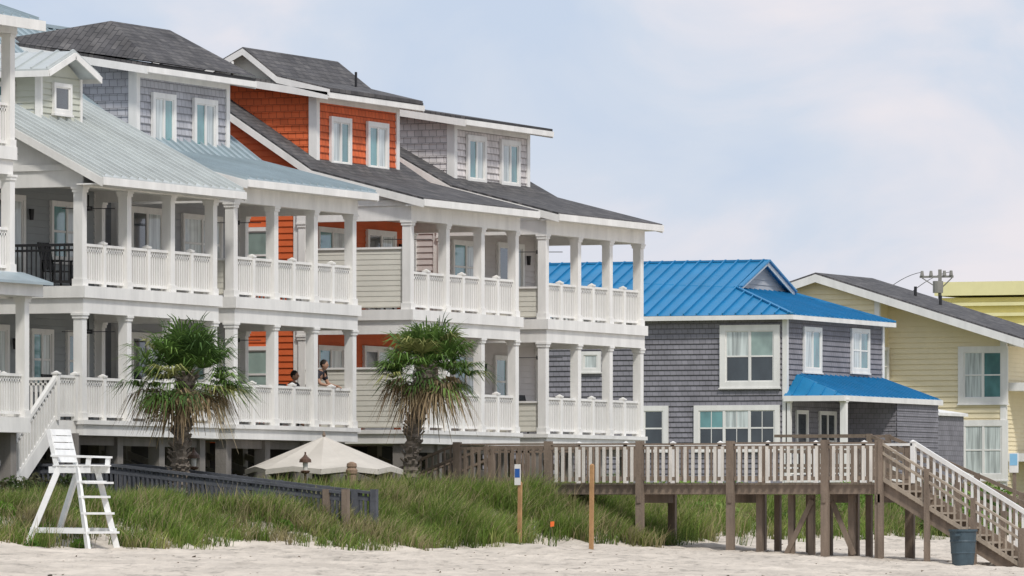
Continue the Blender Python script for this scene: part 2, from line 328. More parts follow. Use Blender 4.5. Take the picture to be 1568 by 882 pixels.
def extras_house1():
    g=Grp('roof_dormer',(-68.5,133,9.5))
    y0,y1=131.9,133.9; xf=-67.6; xb=-71
    g.box('dormer_walls',GREENW,xb,xf,y0,y1,8.6,10.0)
    siding(g,'dormer_siding',GREENW,'y',y0,xb,xf,8.8,10.,pitch=.14); siding(g,'dormer_siding',GREENW,'x',xf,y0,y1,9.0,10.,pitch=.14)
    for y in (y0,y1): g.box('corner_board',WHITE,xf-.1,xf+.05,y-.05,y+.05,8.9,10.)
    window(g,'x',xf+.02,y0+.55,y1-.55,9.15,9.85,panes=1,gl=(GL_D,),hbar=False,trim=.09); window(g,'y',y0-.03,-68.9,-68.2,9.35,9.85,panes=1,gl=(GL_T,),hbar=False,trim=.08)
    yc=(y0+y1)/2
    for s in (-1,1):
        ye=yc+s*1.32; m=MET1
        g.hexa('dormer_roof',m,[(xb,yc,10.50),(xf+.38,yc,10.50),(xf+.38,ye,10.02),(xb,ye,10.02),(xb,yc,10.58),(xf+.38,yc,10.58),(xf+.38,ye,10.1),(xb,ye,10.1)])
        for i in range(9): 
            x=xf+.34-i*.4; g.beam('dormer_seams',m,(x,yc,10.60),(x,ye,10.12),.03,.045)
        g.beam('dormer_fascia',WHITE,(xb,ye+s*.02,9.99),(xf+.40,ye+s*.02,9.99),.03,.14)
        g.beam('dormer_rake',WHITE,(xf+.40,yc,10.47),(xf+.40,ye,9.99),.03,.14)
    v=[(xf,y0,10.),(xf,y1,10.),(xf,yc,10.5)]; g.face('dormer_gable',GREENW,v)
    g.done()
    g=Grp('porch_stairs',(-65.9,127.5,1))
    x0,x1=-66.75,-65.45
    g.box('landing',WHITE,x0,x1,128.5,129.45,F1-.3,F1-.02)
    n=12; dz=(F1+.15)/n; dy=.27
    for i in range(n):
        y=128.5-i*dy; z=F1-.02-(i+1)*dz
        g.box('treads',WHITE,x0+.04,x1-.04,y-dy-.03,y,z-.04,z); g.box('risers',LAVW,x0+.05,x1-.05,y-.02,y,z,z+dz-.04)
    for x in (x0,x1):
        p=Vector((x,128.5,F1)); q=Vector((x,128.5-n*dy,F1-n*dz))
        g.beam('stringer',WHITE,p+Vector((0,0,-.12)),q+Vector((0,0,-.12)),.06,.32)
        railing(g,p,q,h=.95,sp=.13,posts=(0,1.0),toph=.09)
        railing(g,(x,128.55,F1),(x,129.4,F1),h=.95,posts=(1.0,))
    for y in (128.6,129.3):
        for x in (x0,x1): g.box('landing_posts',PILE,x-.1,x+.1,y-.1,y+.1,-.3,F1-.3)
    g.done()
extras_house1()
def house0():
    g=Grp('beach_house',(-70,123,0)); y0,y1=118.6,126.1
    g.box('walls',GREENW,-78,-68,y0,y1,1.8,10.6)
    siding(g,'front_siding',GREENW,'x',-68,y0,y1,2.1,10.6)
    for F in (2.13,5.3,8.0):
        if F>3:
            g.box('deck',WHITE,-68,XF+.15,y0,y1+.15,F-.28,F); g.box('deck_beam',WHITE,-68,XF+.08,y0,y1+.08,F-.6,F-.282)
            T=7.4 if F<6 else 10.5
            for i in range(4):
                y=y0+.1+i*(y1-y0-.1)/3
                column(g,XF,y,F,T)
                if i: railing(g,(XF,y-(y1-y0-.1)/3+.1,F),(XF,y-.1,F),posts=(.5,))
            railing(g,(-67.9,y1,F),(XF-.1,y1,F),posts=(.5,))
        window(g,'x',-67.98,y1-2.2,y1-.5,F+.4,F+2.1,panes=2)
    g.box('lower_deck',WHITE,-68,-64.9,y0,y1+.1,1.8,2.13)
    g.box('lower_roof_fascia',WHITE,-68,-64.75,y0,y1+.4,4.75,5.02)
    g.prism('lower_roof',MET2,[(-65.3,5.3),(-64.55,5.06),(-64.55,5.0),(-65.3,5.2)],y0,y1+.5)
    for i in range(4): column(g,-65.05,y0+.1+i*(y1-y0-.1)/3,2.13,4.75)
    for i in range(3): a=y0+.2+i*(y1-y0-.1)/3; railing(g,(-65.05,a,2.13),(-65.05,a+(y1-y0)/3-.25,2.13),posts=(.5,))
    pr=[(-64.75,10.75),(-72,13.2),(-79,10.6)]
    g.prism('roof',MET2,pr+[(x,z-.1) for x,z in reversed(pr)],y0-.4,y1+.4)
    ribs(g,'roof_seams',MET2,pr[:2],y0-.4,y1+.4)
    g.box('roof_beam',WHITE,-68,XF+.15,y0,y1+.15,10.45,10.75); g.box('eave_fascia',WHITE,-64.75,-64.7,y0-.4,y1+.43,10.52,10.74)
    g.prism('gable_wall',GREENW,[(-68,10.6),(-72,12.6),(-78,10.6)],y0,y1)
    for x in (-65.3,-68,-72,-76): 
        for y in (y0+.3,122,y1-.2): g.box('pilings',PILE,x-.14,x+.14,y-.14,y+.14,-.4,1.8)
    g.done()
house0()
# ---------------------------------------------------------------- gray house with blue metal roof
def gray_house():
    g=Grp('gray_house_with_blue_roof',(-84,206,0)); X1=-75.7; X0=-96; Y0=201.4; Y1=210.8; ZE=6.62
    g.box('walls',PURS,X0,X1,Y0,Y1,-.3,ZE)
    siding(g,'side_shakes',PURS,'y',Y0,X0,X1,.2,ZE-.05,pitch=.172,lip=.045); siding(g,'front_shakes',PURS,'x',X1,Y0,Y1,.2,ZE-.05,pitch=.172,lip=.045)
    g.box('corner_board',WHITE,X1-.1,X1+.06,Y0-.06,Y0+.12,.2,ZE-.02); g.box('corner_board',WHITE,X1-.1,X1+.06,Y1-.12,Y1+.06,.2,ZE-.02)
    yc=206.1; RZ=8.6; xg=-78.4; e=.35
    xe=X1+e; ya=Y0-e; yb=Y1+e; sl=(RZ-ZE)/(yc-ya)
    zg=7.62; hw=(RZ-zg)/sl; XX=X0-.4
    for s,yy in ((-1,ya),(1,yb)):
        yg=yc+s*hw
        g.face('roof',BLUEM,[(XX,yy,ZE),(xe,yy,ZE),(xg+.1,yg,zg),(xg+.25,yg,zg+.02),(xg+.25,yc,RZ),(XX,yc,RZ)])
        x=XX+.2
        while x<xe-.1:
            if x<xg+.2: top=(x,yc,RZ)
            else:
                t=(xe-x)/(xe-xg); top=(x,yy+(yg-yy)*t,ZE+(zg-ZE)*t)
            g.beam('roof_seams',BLUEM,(x,yy,ZE+.03),(top[0],top[1],top[2]+.03),.045,.09); x+=.46
        g.beam('hip_cap',BLUEM,(xe,yy,ZE+.03),(xg+.1,yg,zg+.03),.12,.06)
        g.beam('gablet_rake',WHITE,(xg+.27,yg+s*.1,zg-.06),(xg+.27,yc,RZ-.08),.04,.14)
        g.beam('gablet_rake_cap',BLUEM,(xg+.3,yg+s*.1,zg+.03),(xg+.3,yc,RZ+.02),.16,.06)
        g.box('eave_fascia',WHITE,XX,xe,yy-.0 if s>0 else yy,yy+.03*s,ZE-.16,ZE-.01)
    g.face('roof',BLUEM,[(xe,ya,ZE),(xe,yb,ZE),(xg,yc+hw,zg),(xg,yc-hw,zg)])
    y=ya+.3
    while y<yb:
        t=min(1,min((y-ya)/(yc-hw-ya),(yb-y)/(yb-yc-hw))); g.beam('roof_seams',BLUEM,(xe,y,ZE+.02),(xe+(xg-xe)*t,y,ZE+(zg-ZE)*t+.02),.035,.06); y+=.46
    def ex(z):
        h=hw*(RZ-z)/(RZ-zg); return (yc-h,yc+h)
    g.face('gablet',LAVW,[(xg,yc-hw,zg),(xg,yc+hw,zg),(xg,yc,RZ)]); siding(g,'gablet_shakes',LAVW,'x',xg,yc-hw,yc+hw,zg,RZ-.1,ex,.172)
    g.box('ridge_cap',BLUEM,XX,xg+.3,yc-.1,yc+.1,RZ-.02,RZ+.05)
    g.box('eave_fascia',WHITE,xe,xe+.03,ya,yb,ZE-.16,ZE-.01); g.box('soffit',WHITE,X1,xe,ya,yb,ZE-.14,ZE-.1); g.box('soffit',WHITE,X0,X1,ya,Y0-.04,ZE-.14,ZE-.1)
    g.frus('vent_pipe',OFFW,-84.3,203.2,7.3,7.75,.07,.07,8); g.frus('vent_cap',OFFW,-84.3,203.2,7.7,7.8,.13,.1,8)
    W=lambda px: X1-(1205-px)/(46.5*.9365)
    Z=lambda py: (790-py)*.0215
    window(g,'y',Y0-.03,W(1105),W(1197),Z(593),Z(497),panes=2,gl=(GL_C,GL_B,GL_D),trim=.2)
    window(g,'y',Y0-.03,W(1065),W(1197),Z(690),Z(620),panes=3,gl=(GL_T,GL_C,GL_D),trim=.17,sub=True)
    window(g,'y',Y0-.03,W(980),W(1025),Z(690),Z(620),panes=1,gl=(GL_D,),trim=.17)
    window(g,'y',Y0-.03,W(888),W(920),Z(567),Z(535),panes=1,gl=(GL_C,),trim=.12,hbar=False)
    window(g,'x',X1+.03,202.9,204.6,Z(568),Z(498),panes=2,gl=(GL_C,GL_T),hbar=False,trim=.14)
    window(g,'x',X1+.03,207.5,209.3,4.85,6.35,panes=2,gl=(GL_C,GL_T),trim=.14)
    xp=-73.7; z0,z1=3.95,4.7
    g.face('porch_roof',BLUEM,[(xp+.1,Y0-.2,z0),(xp+.1,Y1+.2,z0),(X1,Y1+.2,z1),(X1,Y0+1.0,z1)])
    g.face('porch_roof',BLUEM,[(X1,Y0-.2,z0),(xp+.1,Y0-.2,z0),(X1,Y0+1.0,z1)])
    y=Y0
    while y<Y1:
        t=min(1,(y-Y0+.2)/1.2); g.beam('porch_seams',BLUEM,(xp+.1,y,z0+.02),(xp+.1+(X1-xp-.1)*t,y,z0+(z1-z0)*t+.02),.035,.06); y+=.46
    for x in (-75.4,-74.9,-74.4,-73.9): g.beam('porch_seams',BLUEM,(x,Y0-.2,z0+.02),(x,Y0-.2+1.2*(xp+.1-x)/(xp+.1-X1),z0+(z1-z0)*(xp+.1-x)/(xp+.1-X1)+.02),.035,.05)
    g.box('porch_fascia',WHITE,X1,xp+.1,Y0-.23,Y0-.2,z0-.18,z0); g.box('porch_fascia',WHITE,xp+.1,xp+.13,Y0-.23,Y1+.2,z0-.18,z0)
    g.box('porch_ceiling',OFFW,X1,xp+.1,Y0-.2,Y1+.2,z0-.1,z0-.05)
    g.box('porch_floor',WHITE,X1,xp+.1,Y0-.1,Y1,1.1,1.3)
    column(g,xp,Y0+.1,1.3,z0-.1,.2)
    column(g,X1+.1,Y0+.02,1.3,z0-.1,.16)
    g.box('porch_side_room',PURS,X1,xp,Y0+5.2,Y1,1.3,z0-.12); siding(g,'porch_room_shakes',PURS,'y',Y0+5.2,X1,xp,1.3,z0-.12,pitch=.172); siding(g,'porch_room_shakes',PURS,'x',xp,Y0+5.2,Y1,1.3,z0-.12,pitch=.172)
    window(g,'x',X1+.03,Y0+.8,Y0+1.9,1.35,3.5,panes=1,gl=(GL_D,),hbar=False,sill=False); window(g,'x',X1+.03,Y0+3.0,Y0+4.6,1.5,3.5,panes=2,gl=(GL_D,),sill=False)
    railing(g,(xp,Y0+.2,1.3),(xp,Y0+5.1,1.3)); railing(g,(X1,Y0,1.3),(xp,Y0,1.3))
    g.prism('side_wing',PURS,[(-76,0),(-73.8,0),(-73.8,3.45),(-76,3.75)],Y1+.05,Y1+3); siding(g,'wing_shakes',PURS,'y',Y1+.05,-76,-73.8,.5,3.4,pitch=.172)
    g.prism('wing_roof',WHITE,[(-76,3.75),(-73.7,3.43),(-73.7,3.53),(-76,3.87)],Y1,Y1+3.2)
    g.done()
gray_house()
def yellow_house():
    g=Grp('yellow_siding_house',(-82,230,0)); Y0=228.; Y1=232.4; xr=-84.; zr=9.0; x1=-77.1; x0=-92
    sl=.31
    body=[(x0,0),(x1,0),(x1,zr-(x1-xr)*sl-.1),(xr,zr-.1),(x0,zr-(xr-x0)*sl-.1)]
    g.prism('walls',YELW,body,Y0,Y1)
    def ext(z):
        h=max(0,(zr-.1-z)/sl); return (xr-h,xr+h)
    siding(g,'side_siding',YELW,'y',Y0,x0,x1,.2,zr-.15,ext,.2,.05)
    siding(g,'front_siding',YELW,'x',x1,Y0,Y1,.2,6.7)
    g.box('rear_part',YELW,x0+1,x1-2,Y1,Y1+10,0,6.0)
    xc=-81.65
    g.prism('bay',YELW,[(x0,0),(xc,0),(xc,zr-(xc-xr)*sl-.1),(xr,zr-.1),(x0,zr-(xr-x0)*sl-.1)],Y0-1.0,Y0)
    siding(g,'bay_siding',YELW,'y',Y0-1.0,x0,xc,.2,zr-.15,ext,.2,.05)
    g.box('corner_board',WHITE,xc-.16,xc+.04,Y0-1.07,Y0-.9,.2,zr-(xc-xr)*sl-.2); g.box('corner_board',WHITE,x1-.16,x1+.06,Y0-.07,Y0+.12,.2,6.7)
    pr=[(-75.9,zr-(8.1)*sl),(xr,zr),(x0-.5,zr-(xr-x0+.5)*sl)]
    g.prism('roof',SHING,pr+[(x,z-.1) for x,z in reversed(pr)],Y0-1.4,Y1+.4)
    for p,q in zip(pr[:-1],pr[1:]): g.prism('rake_board',WHITE,[(p[0],p[1]-.07),(q[0],q[1]-.07),(q[0],q[1]-.36),(p[0],p[1]-.36)],Y0-1.45,Y0-1.401)
    g.prism('soffit',WHITE,[(pr[0][0],pr[0][1]-.13),(xr,zr-.13),(xr,zr-.17),(pr[0][0],pr[0][1]-.17)],Y0-1.4,Y0)
    g.box('porch_deck',WHITE,x1,-74.5,Y0+.2,Y1,2.0,2.3); g.box('porch_deck',WHITE,x1,-74.5,Y0+.2,Y1,4.6,4.9)
    for y in (Y0+.4,Y1-.2): column(g,-75.9,y,-.3,6.3,.2)
    g.box('porch_beam',WHITE,x1,-75.8,Y0+.3,Y1,6.25,6.45)
    xo=lambda px:(lambda u:Y0*(-.3907+.9205*u)/(.9205+.3907*u))((px-784)/1e4)
    Z=lambda py:(790-py)*.0240
    window(g,'y',Y0-.03,xo(1468),xo(1550)-.15,Z(618),Z(530),panes=2,gl=(GL_C,GL_T),trim=.22)
    window(g,'y',Y0-.03,xo(1440),xo(1550)-.15,Z(735),Z(643),panes=3,gl=(GL_C,GL_C),trim=.22)
    window(g,'x',xc+.03,Y0-.85,Y0-.15,Z(590),Z(530),panes=1,gl=(GL_C,))
    for (x,y) in ((-81.5,230.6),(-80.3,230)): z=zr-(x-xr)*sl; g.frus('vent_pipe',BLACK,x,y,z,z+.35,.06,.06,8)
    g.done()
    g=Grp('yellow_block_building',(-88,300,0))
    g.box('walls',paint('lemon_paint',(.80,.70,.27),.6,.06),-103,-70,295,315,0,10.4)
    YB=paint('lemon_rail',(.85,.78,.42),.6,.06)
    for z in (8.0,8.5,9.0,9.5,10.0): g.box('parapet_rail',YB,-103,-69.9,294.8,294.95,z,z+.16)
    g.box('roof',YB,-103.2,-69.8,294.7,315,10.5,11.15)
    g.done()
    g=Grp('utility_pole',(-91.5,262,0))
    m=paint('pole_metal',(.25,.24,.22),.5,.2)
    px,py,zt=-91.5,262.,10.45
    g.box('mast',m,px-.06,px+.06,py-.06,py+.06,0,zt); g.box('crossarm',m,px-.9,px+.6,py-.04,py+.04,zt-.35,zt-.26)
    for dx in (-.8,-.4,.2,.5): g.frus('insulators',m,px+dx,py,zt-.26,zt-.05,.09,.06,8)
    g.frus('transformer',m,px,py-.25,zt-1.0,zt-.5,.22,.22,12)
    g.beam('brace',m,(px-.8,py,zt-.35),(px,py,zt-.85),.04,.04); g.beam('brace',m,(px+.55,py,zt-.35),(px,py,zt-.85),.04,.04)
    for dx in (-.8,.5):
        for i in range(10):
            f=lambda t:(px+dx-9*t,py+14*t,zt-.1-1.4*math.sin(math.pi*t*.5)*t*1.6); g.beam('wires',BLACK,f(i/10*.6),f((i+1)/10*.6),.02,.02)
    g.done()
yellow_house()
# ---------------------------------------------------------------- ground
def sstep(t): t=np.clip(t,0,1); return t*t*(3-2*t)
def edge(Y):
    return -60.7+1.9*sstep((Y-113)/6.)+1.1*sstep((Y-119)/7.)+.35*np.sin(Y*.9)+.25*np.sin(Y*2.3+1)+.3*np.sin(Y*.43+2)-.5*sstep((Y-144)/4)-1.3*sstep((Y-149)/5)
def gz(X,Y):
    X=np.asarray(X,float);Y=np.asarray(Y,float)
    beach=-(.65+.05*(X+58.8)); beach=np.clip(beach,-1.75,-.45)
    w=3.0+3*sstep((Y-147)/10); E=edge(Y)
    t=sstep((E+.5-X)/w)
    z=beach*(1-t)+.03*t
    z=z+t*(.03+.19*sstep((Y-128)/6))*np.exp(-((X-(E-2.6))/1.3)**2)*(1-sstep((Y-150)/6))*(.6+.4*np.sin(Y*.55))
    near=np.exp(-((X-E-.6)/1.2)**2)
    z=z+near*.10*np.clip(np.sin(Y*.8+X*.6)*np.sin(Y*.31+1)+.2,0,1)
    z=z+.022*np.sin(X*2.1+Y*1.1)*np.sin(Y*1.7-X*.6)+.014*np.sin(X*5+Y*3.1)*np.sin(Y*4.3)
    return z
def axis(lo,a,b,hi,st):
    l=[]; x=a; d=st
    while x>lo: d*=1.35; x-=d; l.append(max(x,lo))
    r=[]; x=b; d=st
    while x<hi: d*=1.35; x+=d; r.append(min(x,hi))
    return np.array(l[::-1]+list(np.arange(a,b+1e-6,st))+r)
xs=axis(-6000,-66,-38,6000,.18); ys=axis(-3000,95,185,9000,.22)
GX,GY=np.meshgrid(xs,ys,indexing='ij'); GZ=gz(GX,GY)+rng.normal(0,.016,GX.shape)
nx,ny=GX.shape; V=np.stack([GX,GY,GZ],-1).reshape(-1,3)
idx=np.arange(nx*ny).reshape(nx,ny); Fc=np.stack([idx[:-1,:-1],idx[1:,:-1],idx[1:,1:],idx[:-1,1:]],-1).reshape(-1,4)
def mkmesh(name,V,F,mat,col=None,smooth=False):
    me=bpy.data.meshes.new(name); me.vertices.add(len(V)); me.vertices.foreach_set('co',np.asarray(V,np.float32).ravel())
    k=F.shape[1]; me.loops.add(F.size); me.loops.foreach_set('vertex_index',F.astype(np.int32).ravel())
    me.polygons.add(len(F)); me.polygons.foreach_set('loop_start',(np.arange(len(F))*k).astype(np.int32)); 
    me.update(calc_edges=True); me.validate()
    if col is not None:
        a=me.color_attributes.new('Col','FLOAT_COLOR','POINT'); c=np.ones((len(V),4),np.float32); c[:,:3]=col; a.data.foreach_set('color',c.ravel())
    if smooth: me.polygons.foreach_set('use_smooth',np.ones(len(F),bool))
    me.materials.append(mat); o=bpy.data.objects.new(name,me); S.collection.objects.link(o); return o
tg=sstep((edge(V[:,1])-.8-V[:,0])/1.8)*(1-.85*sstep((V[:,1]-146)/4)*sstep((V[:,0]+65)/3)); sand=np.array([.64,.57,.485]); soil=np.array([.20,.21,.10])
col=sand*(1-tg[:,None])+soil*tg[:,None]
GM,nt,b=newmat('sand_ground'); L=nt.links
at=N(nt,'ShaderNodeAttribute'); at.attribute_name='Col'; geo=N(nt,'ShaderNodeNewGeometry')
def nz(scale,det=6,mapscale=(1,1,1)):
    mp=N(nt,'ShaderNodeMapping'); mp.inputs['Scale'].default_value=mapscale; L.new(geo.outputs['Position'],mp.inputs[0])
    n=N(nt,'ShaderNodeTexNoise'); n.inputs['Scale'].default_value=scale; n.inputs['Detail'].default_value=det; n.inputs['Roughness'].default_value=.65; L.new(mp.outputs[0],n.inputs['Vector']); return n
n1=nz(.35); n2=nz(2.6,8,(1,.5,1)); n3=nz(1.2,7,(1,.25,1))
r1=N(nt,'ShaderNodeMapRange'); r1.inputs[1].default_value=.3; r1.inputs[2].default_value=.7; r1.inputs[3].default_value=.86; r1.inputs[4].default_value=1.1; L.new(n1.outputs[0],r1.inputs[0])
r2=N(nt,'ShaderNodeMapRange'); r2.inputs[1].default_value=.53; r2.inputs[2].default_value=.70; r2.inputs[3].default_value=1.; r2.inputs[4].default_value=.55; L.new(n2.outputs[0],r2.inputs[0])
r3=N(nt,'ShaderNodeMapRange'); r3.inputs[1].default_value=.35; r3.inputs[2].default_value=.65; r3.inputs[3].default_value=.84; r3.inputs[4].default_value=1.1; L.new(n3.outputs[0],r3.inputs[0])
m1=N(nt,'ShaderNodeMath',operation='MULTIPLY'); L.new(r1.outputs[0],m1.inputs[0]); L.new(r2.outputs[0],m1.inputs[1])
m2=N(nt,'ShaderNodeMath',operation='MULTIPLY'); L.new(m1.outputs[0],m2.inputs[0]); L.new(r3.outputs[0],m2.inputs[1])
vm=N(nt,'ShaderNodeVectorMath',operation='SCALE'); L.new(at.outputs['Color'],vm.inputs[0]); L.new(m2.outputs[0],vm.inputs['Scale']); L.new(vm.outputs[0],b.inputs['Base Color'])
b.inputs['Roughness'].default_value=.95; b.inputs['Specular IOR Level'].default_value=.1
bp=N(nt,'ShaderNodeBump'); bp.inputs['Strength'].default_value=1.; bp.inputs['Distance'].default_value=.12; L.new(n2.outputs[0],bp.inputs['Height']); L.new(bp.outputs[0],b.inputs['Normal'])
mkmesh('sand_ground',V,Fc,GM,col,True)
# ---------------------------------------------------------------- grass (one mesh)
def blades(name,px,py,h,w,lean,cols,mat):
    n=len(px); z=gz(px,py)-.03; a=rng.uniform(0,2*np.pi,n); ca,sa=np.cos(a),np.sin(a)
    la=rng.normal(-.4,1.3,n); lx=np.cos(la)*lean*h; ly=np.sin(la)*lean*h
    P=np.zeros((n,6,3))
    for k,(t,ww,lk) in enumerate(((0,1,0),(.55,.8,.3),(1,.12,1))):
        for s in (0,1):
            sg=(s-.5)*w*ww
            P[:,k*2+s,0]=px+lx*lk+ca*sg; P[:,k*2+s,1]=py+ly*lk+sa*sg; P[:,k*2+s,2]=z+h*t*(1-.25*lean*lk)
    base=np.arange(n)[:,None]*6
    F=np.concatenate([base+np.array([0,1,3,2]),base+np.array([2,3,5,4])])
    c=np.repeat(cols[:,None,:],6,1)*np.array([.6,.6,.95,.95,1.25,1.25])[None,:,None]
    return mkmesh(name,P.reshape(-1,3),F,mat,c.reshape(-1,3))
GR=attrmat('grass_blades',.6,.35)
def vn(x,y,s,o=0):
    return np.array([noise.noise(Vector((a*s+o,b_*s,o))) for a,b_ in zip(x,y)])
M=17000; tx=rng.uniform(-65,-55.6,M); ty=rng.uniform(106,178,M); e=edge(ty)
nv=vn(tx,ty,.6); nv2=vn(tx,ty,.7,7)
ragged=1.0*vn(tx,ty,.8,11)
dens=np.clip((e+.35+ragged-tx)/.5,0,1)*(1-.45*sstep((-62.5-tx)/1.5))*(1-.80*sstep((ty-149)/4)*sstep((tx+63.5)/1.5)); keep=(rng.uniform(0,1,M)<dens)&(nv>-.46)
keep|=(rng.uniform(0,1,M)<.02)&(tx<e+1.2)
tx,ty,nv,nv2,e=tx[keep],ty[keep],nv[keep],nv2[keep],e[keep]
per=21; T=len(tx)
hh=np.clip(.50+.42*nv2+.20*np.clip((e-tx)/3,0,1),.24,.9)*(.70+.30*sstep((ty-128)/6))
px=np.repeat(tx,per)+rng.normal(0,.10,T*per); py=np.repeat(ty,per)+rng.normal(0,.10,T*per); h=np.repeat(hh,per)*rng.uniform(.55,1.25,T*per)
c0=np.array([[.165,.24,.045],[.12,.185,.04],[.25,.28,.08],[.33,.29,.15],[.18,.28,.05]])
big=vn(tx,ty,.25,21)
ci=rng.choice(5,T,p=[.32,.24,.24,.06,.14]); ci[(big>.2)&(rng.uniform(0,1,T)<.45)]=3
cc=c0[ci]*rng.uniform(.75,1.3,(T,1)); cols=np.repeat(cc,per,0)*rng.uniform(.7,1.3,(T*per,1))
dry=rng.uniform(0,1,T*per)<.10; cols[dry]=np.array([.40,.34,.19])
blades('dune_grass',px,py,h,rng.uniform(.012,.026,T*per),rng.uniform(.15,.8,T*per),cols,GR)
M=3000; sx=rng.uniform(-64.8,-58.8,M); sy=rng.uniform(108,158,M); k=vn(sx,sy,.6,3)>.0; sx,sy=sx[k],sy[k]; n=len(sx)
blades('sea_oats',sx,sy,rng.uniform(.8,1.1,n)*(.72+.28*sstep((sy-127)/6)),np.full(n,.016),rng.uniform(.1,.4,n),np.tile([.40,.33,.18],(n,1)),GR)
M=4200; dx=rng.uniform(-57.5,-40,M); dy=rng.uniform(100,165,M); k=(vn(dx,dy,.35,5)+.3*np.sin(dx*1.7))>.08; dx,dy=dx[k],dy[k]; n=len(dx)
blades('beach_debris',dx,dy,rng.uniform(.035,.08,n),rng.uniform(.03,.12,n),rng.uniform(.8,2.5,n),np.tile([.15,.115,.08],(n,1))*rng.uniform(.6,1.8,(n,1)),GR)
# ---------------------------------------------------------------- leafy bushes
def bush(name,blobs,n,cols,size=.07):
    P=[];C=[]
    tot=sum(r[3]*r[4]*r[5] for r in blobs)
    for (x,y,z,rx,ry,rz) in blobs:
        m=max(60,int(n*rx*ry*rz/tot)); d=rng.normal(0,1,(m,3)); d/=np.linalg.norm(d,axis=1)[:,None]; r=rng.uniform(.55,1.12,(m,1))
        q=d*r*np.array([rx,ry,rz])+np.array([x,y,z]); P.append(q)
        bc=np.array(cols[rng.integers(len(cols))])*rng.uniform(.7,1.3)
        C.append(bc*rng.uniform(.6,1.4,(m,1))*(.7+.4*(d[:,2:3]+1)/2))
    P=np.concatenate(P);C=np.concatenate(C);n=len(P)
    a=rng.normal(0,1,(n,3)); a/=np.linalg.norm(a,axis=1)[:,None]; b_=np.cross(a,rng.normal(0,1,(n,3))); b_/=np.linalg.norm(b_,axis=1)[:,None]
    s=size*rng.uniform(.6,1.4,(n,1)); Q=np.stack([P-a*s,P+b_*s*.45,P+a*s,P-b_*s*.45],1)
    return mkmesh(name,Q.reshape(-1,3),np.arange(n*4).reshape(n,4),GR,np.repeat(C,4,0))
def blobs_at(x0,x1,y0,y1,k,r0,r1,zs=1.):
    o=[]
    for _ in range(k):
        x=rng.uniform(x0,x1);y=rng.uniform(y0,y1);r=rng.uniform(r0,r1); o.append((x,y,float(gz(x,y))+r*zs*.45,r,r,r*zs))
    return o
GC=[(.13,.23,.035),(.17,.30,.05),(.08,.14,.03),(.20,.30,.07)]
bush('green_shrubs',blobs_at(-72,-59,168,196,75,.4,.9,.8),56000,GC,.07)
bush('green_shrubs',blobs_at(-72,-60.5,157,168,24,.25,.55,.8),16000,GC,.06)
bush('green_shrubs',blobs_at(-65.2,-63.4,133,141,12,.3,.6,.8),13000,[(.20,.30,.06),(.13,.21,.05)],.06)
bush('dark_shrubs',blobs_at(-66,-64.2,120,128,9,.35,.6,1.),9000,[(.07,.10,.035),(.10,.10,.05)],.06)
bush('leafy_dune_plants',blobs_at(-61.5,-58.6,112,150,40,.10,.24,.7),12000,[(.15,.28,.045),(.12,.22,.04)],.045)
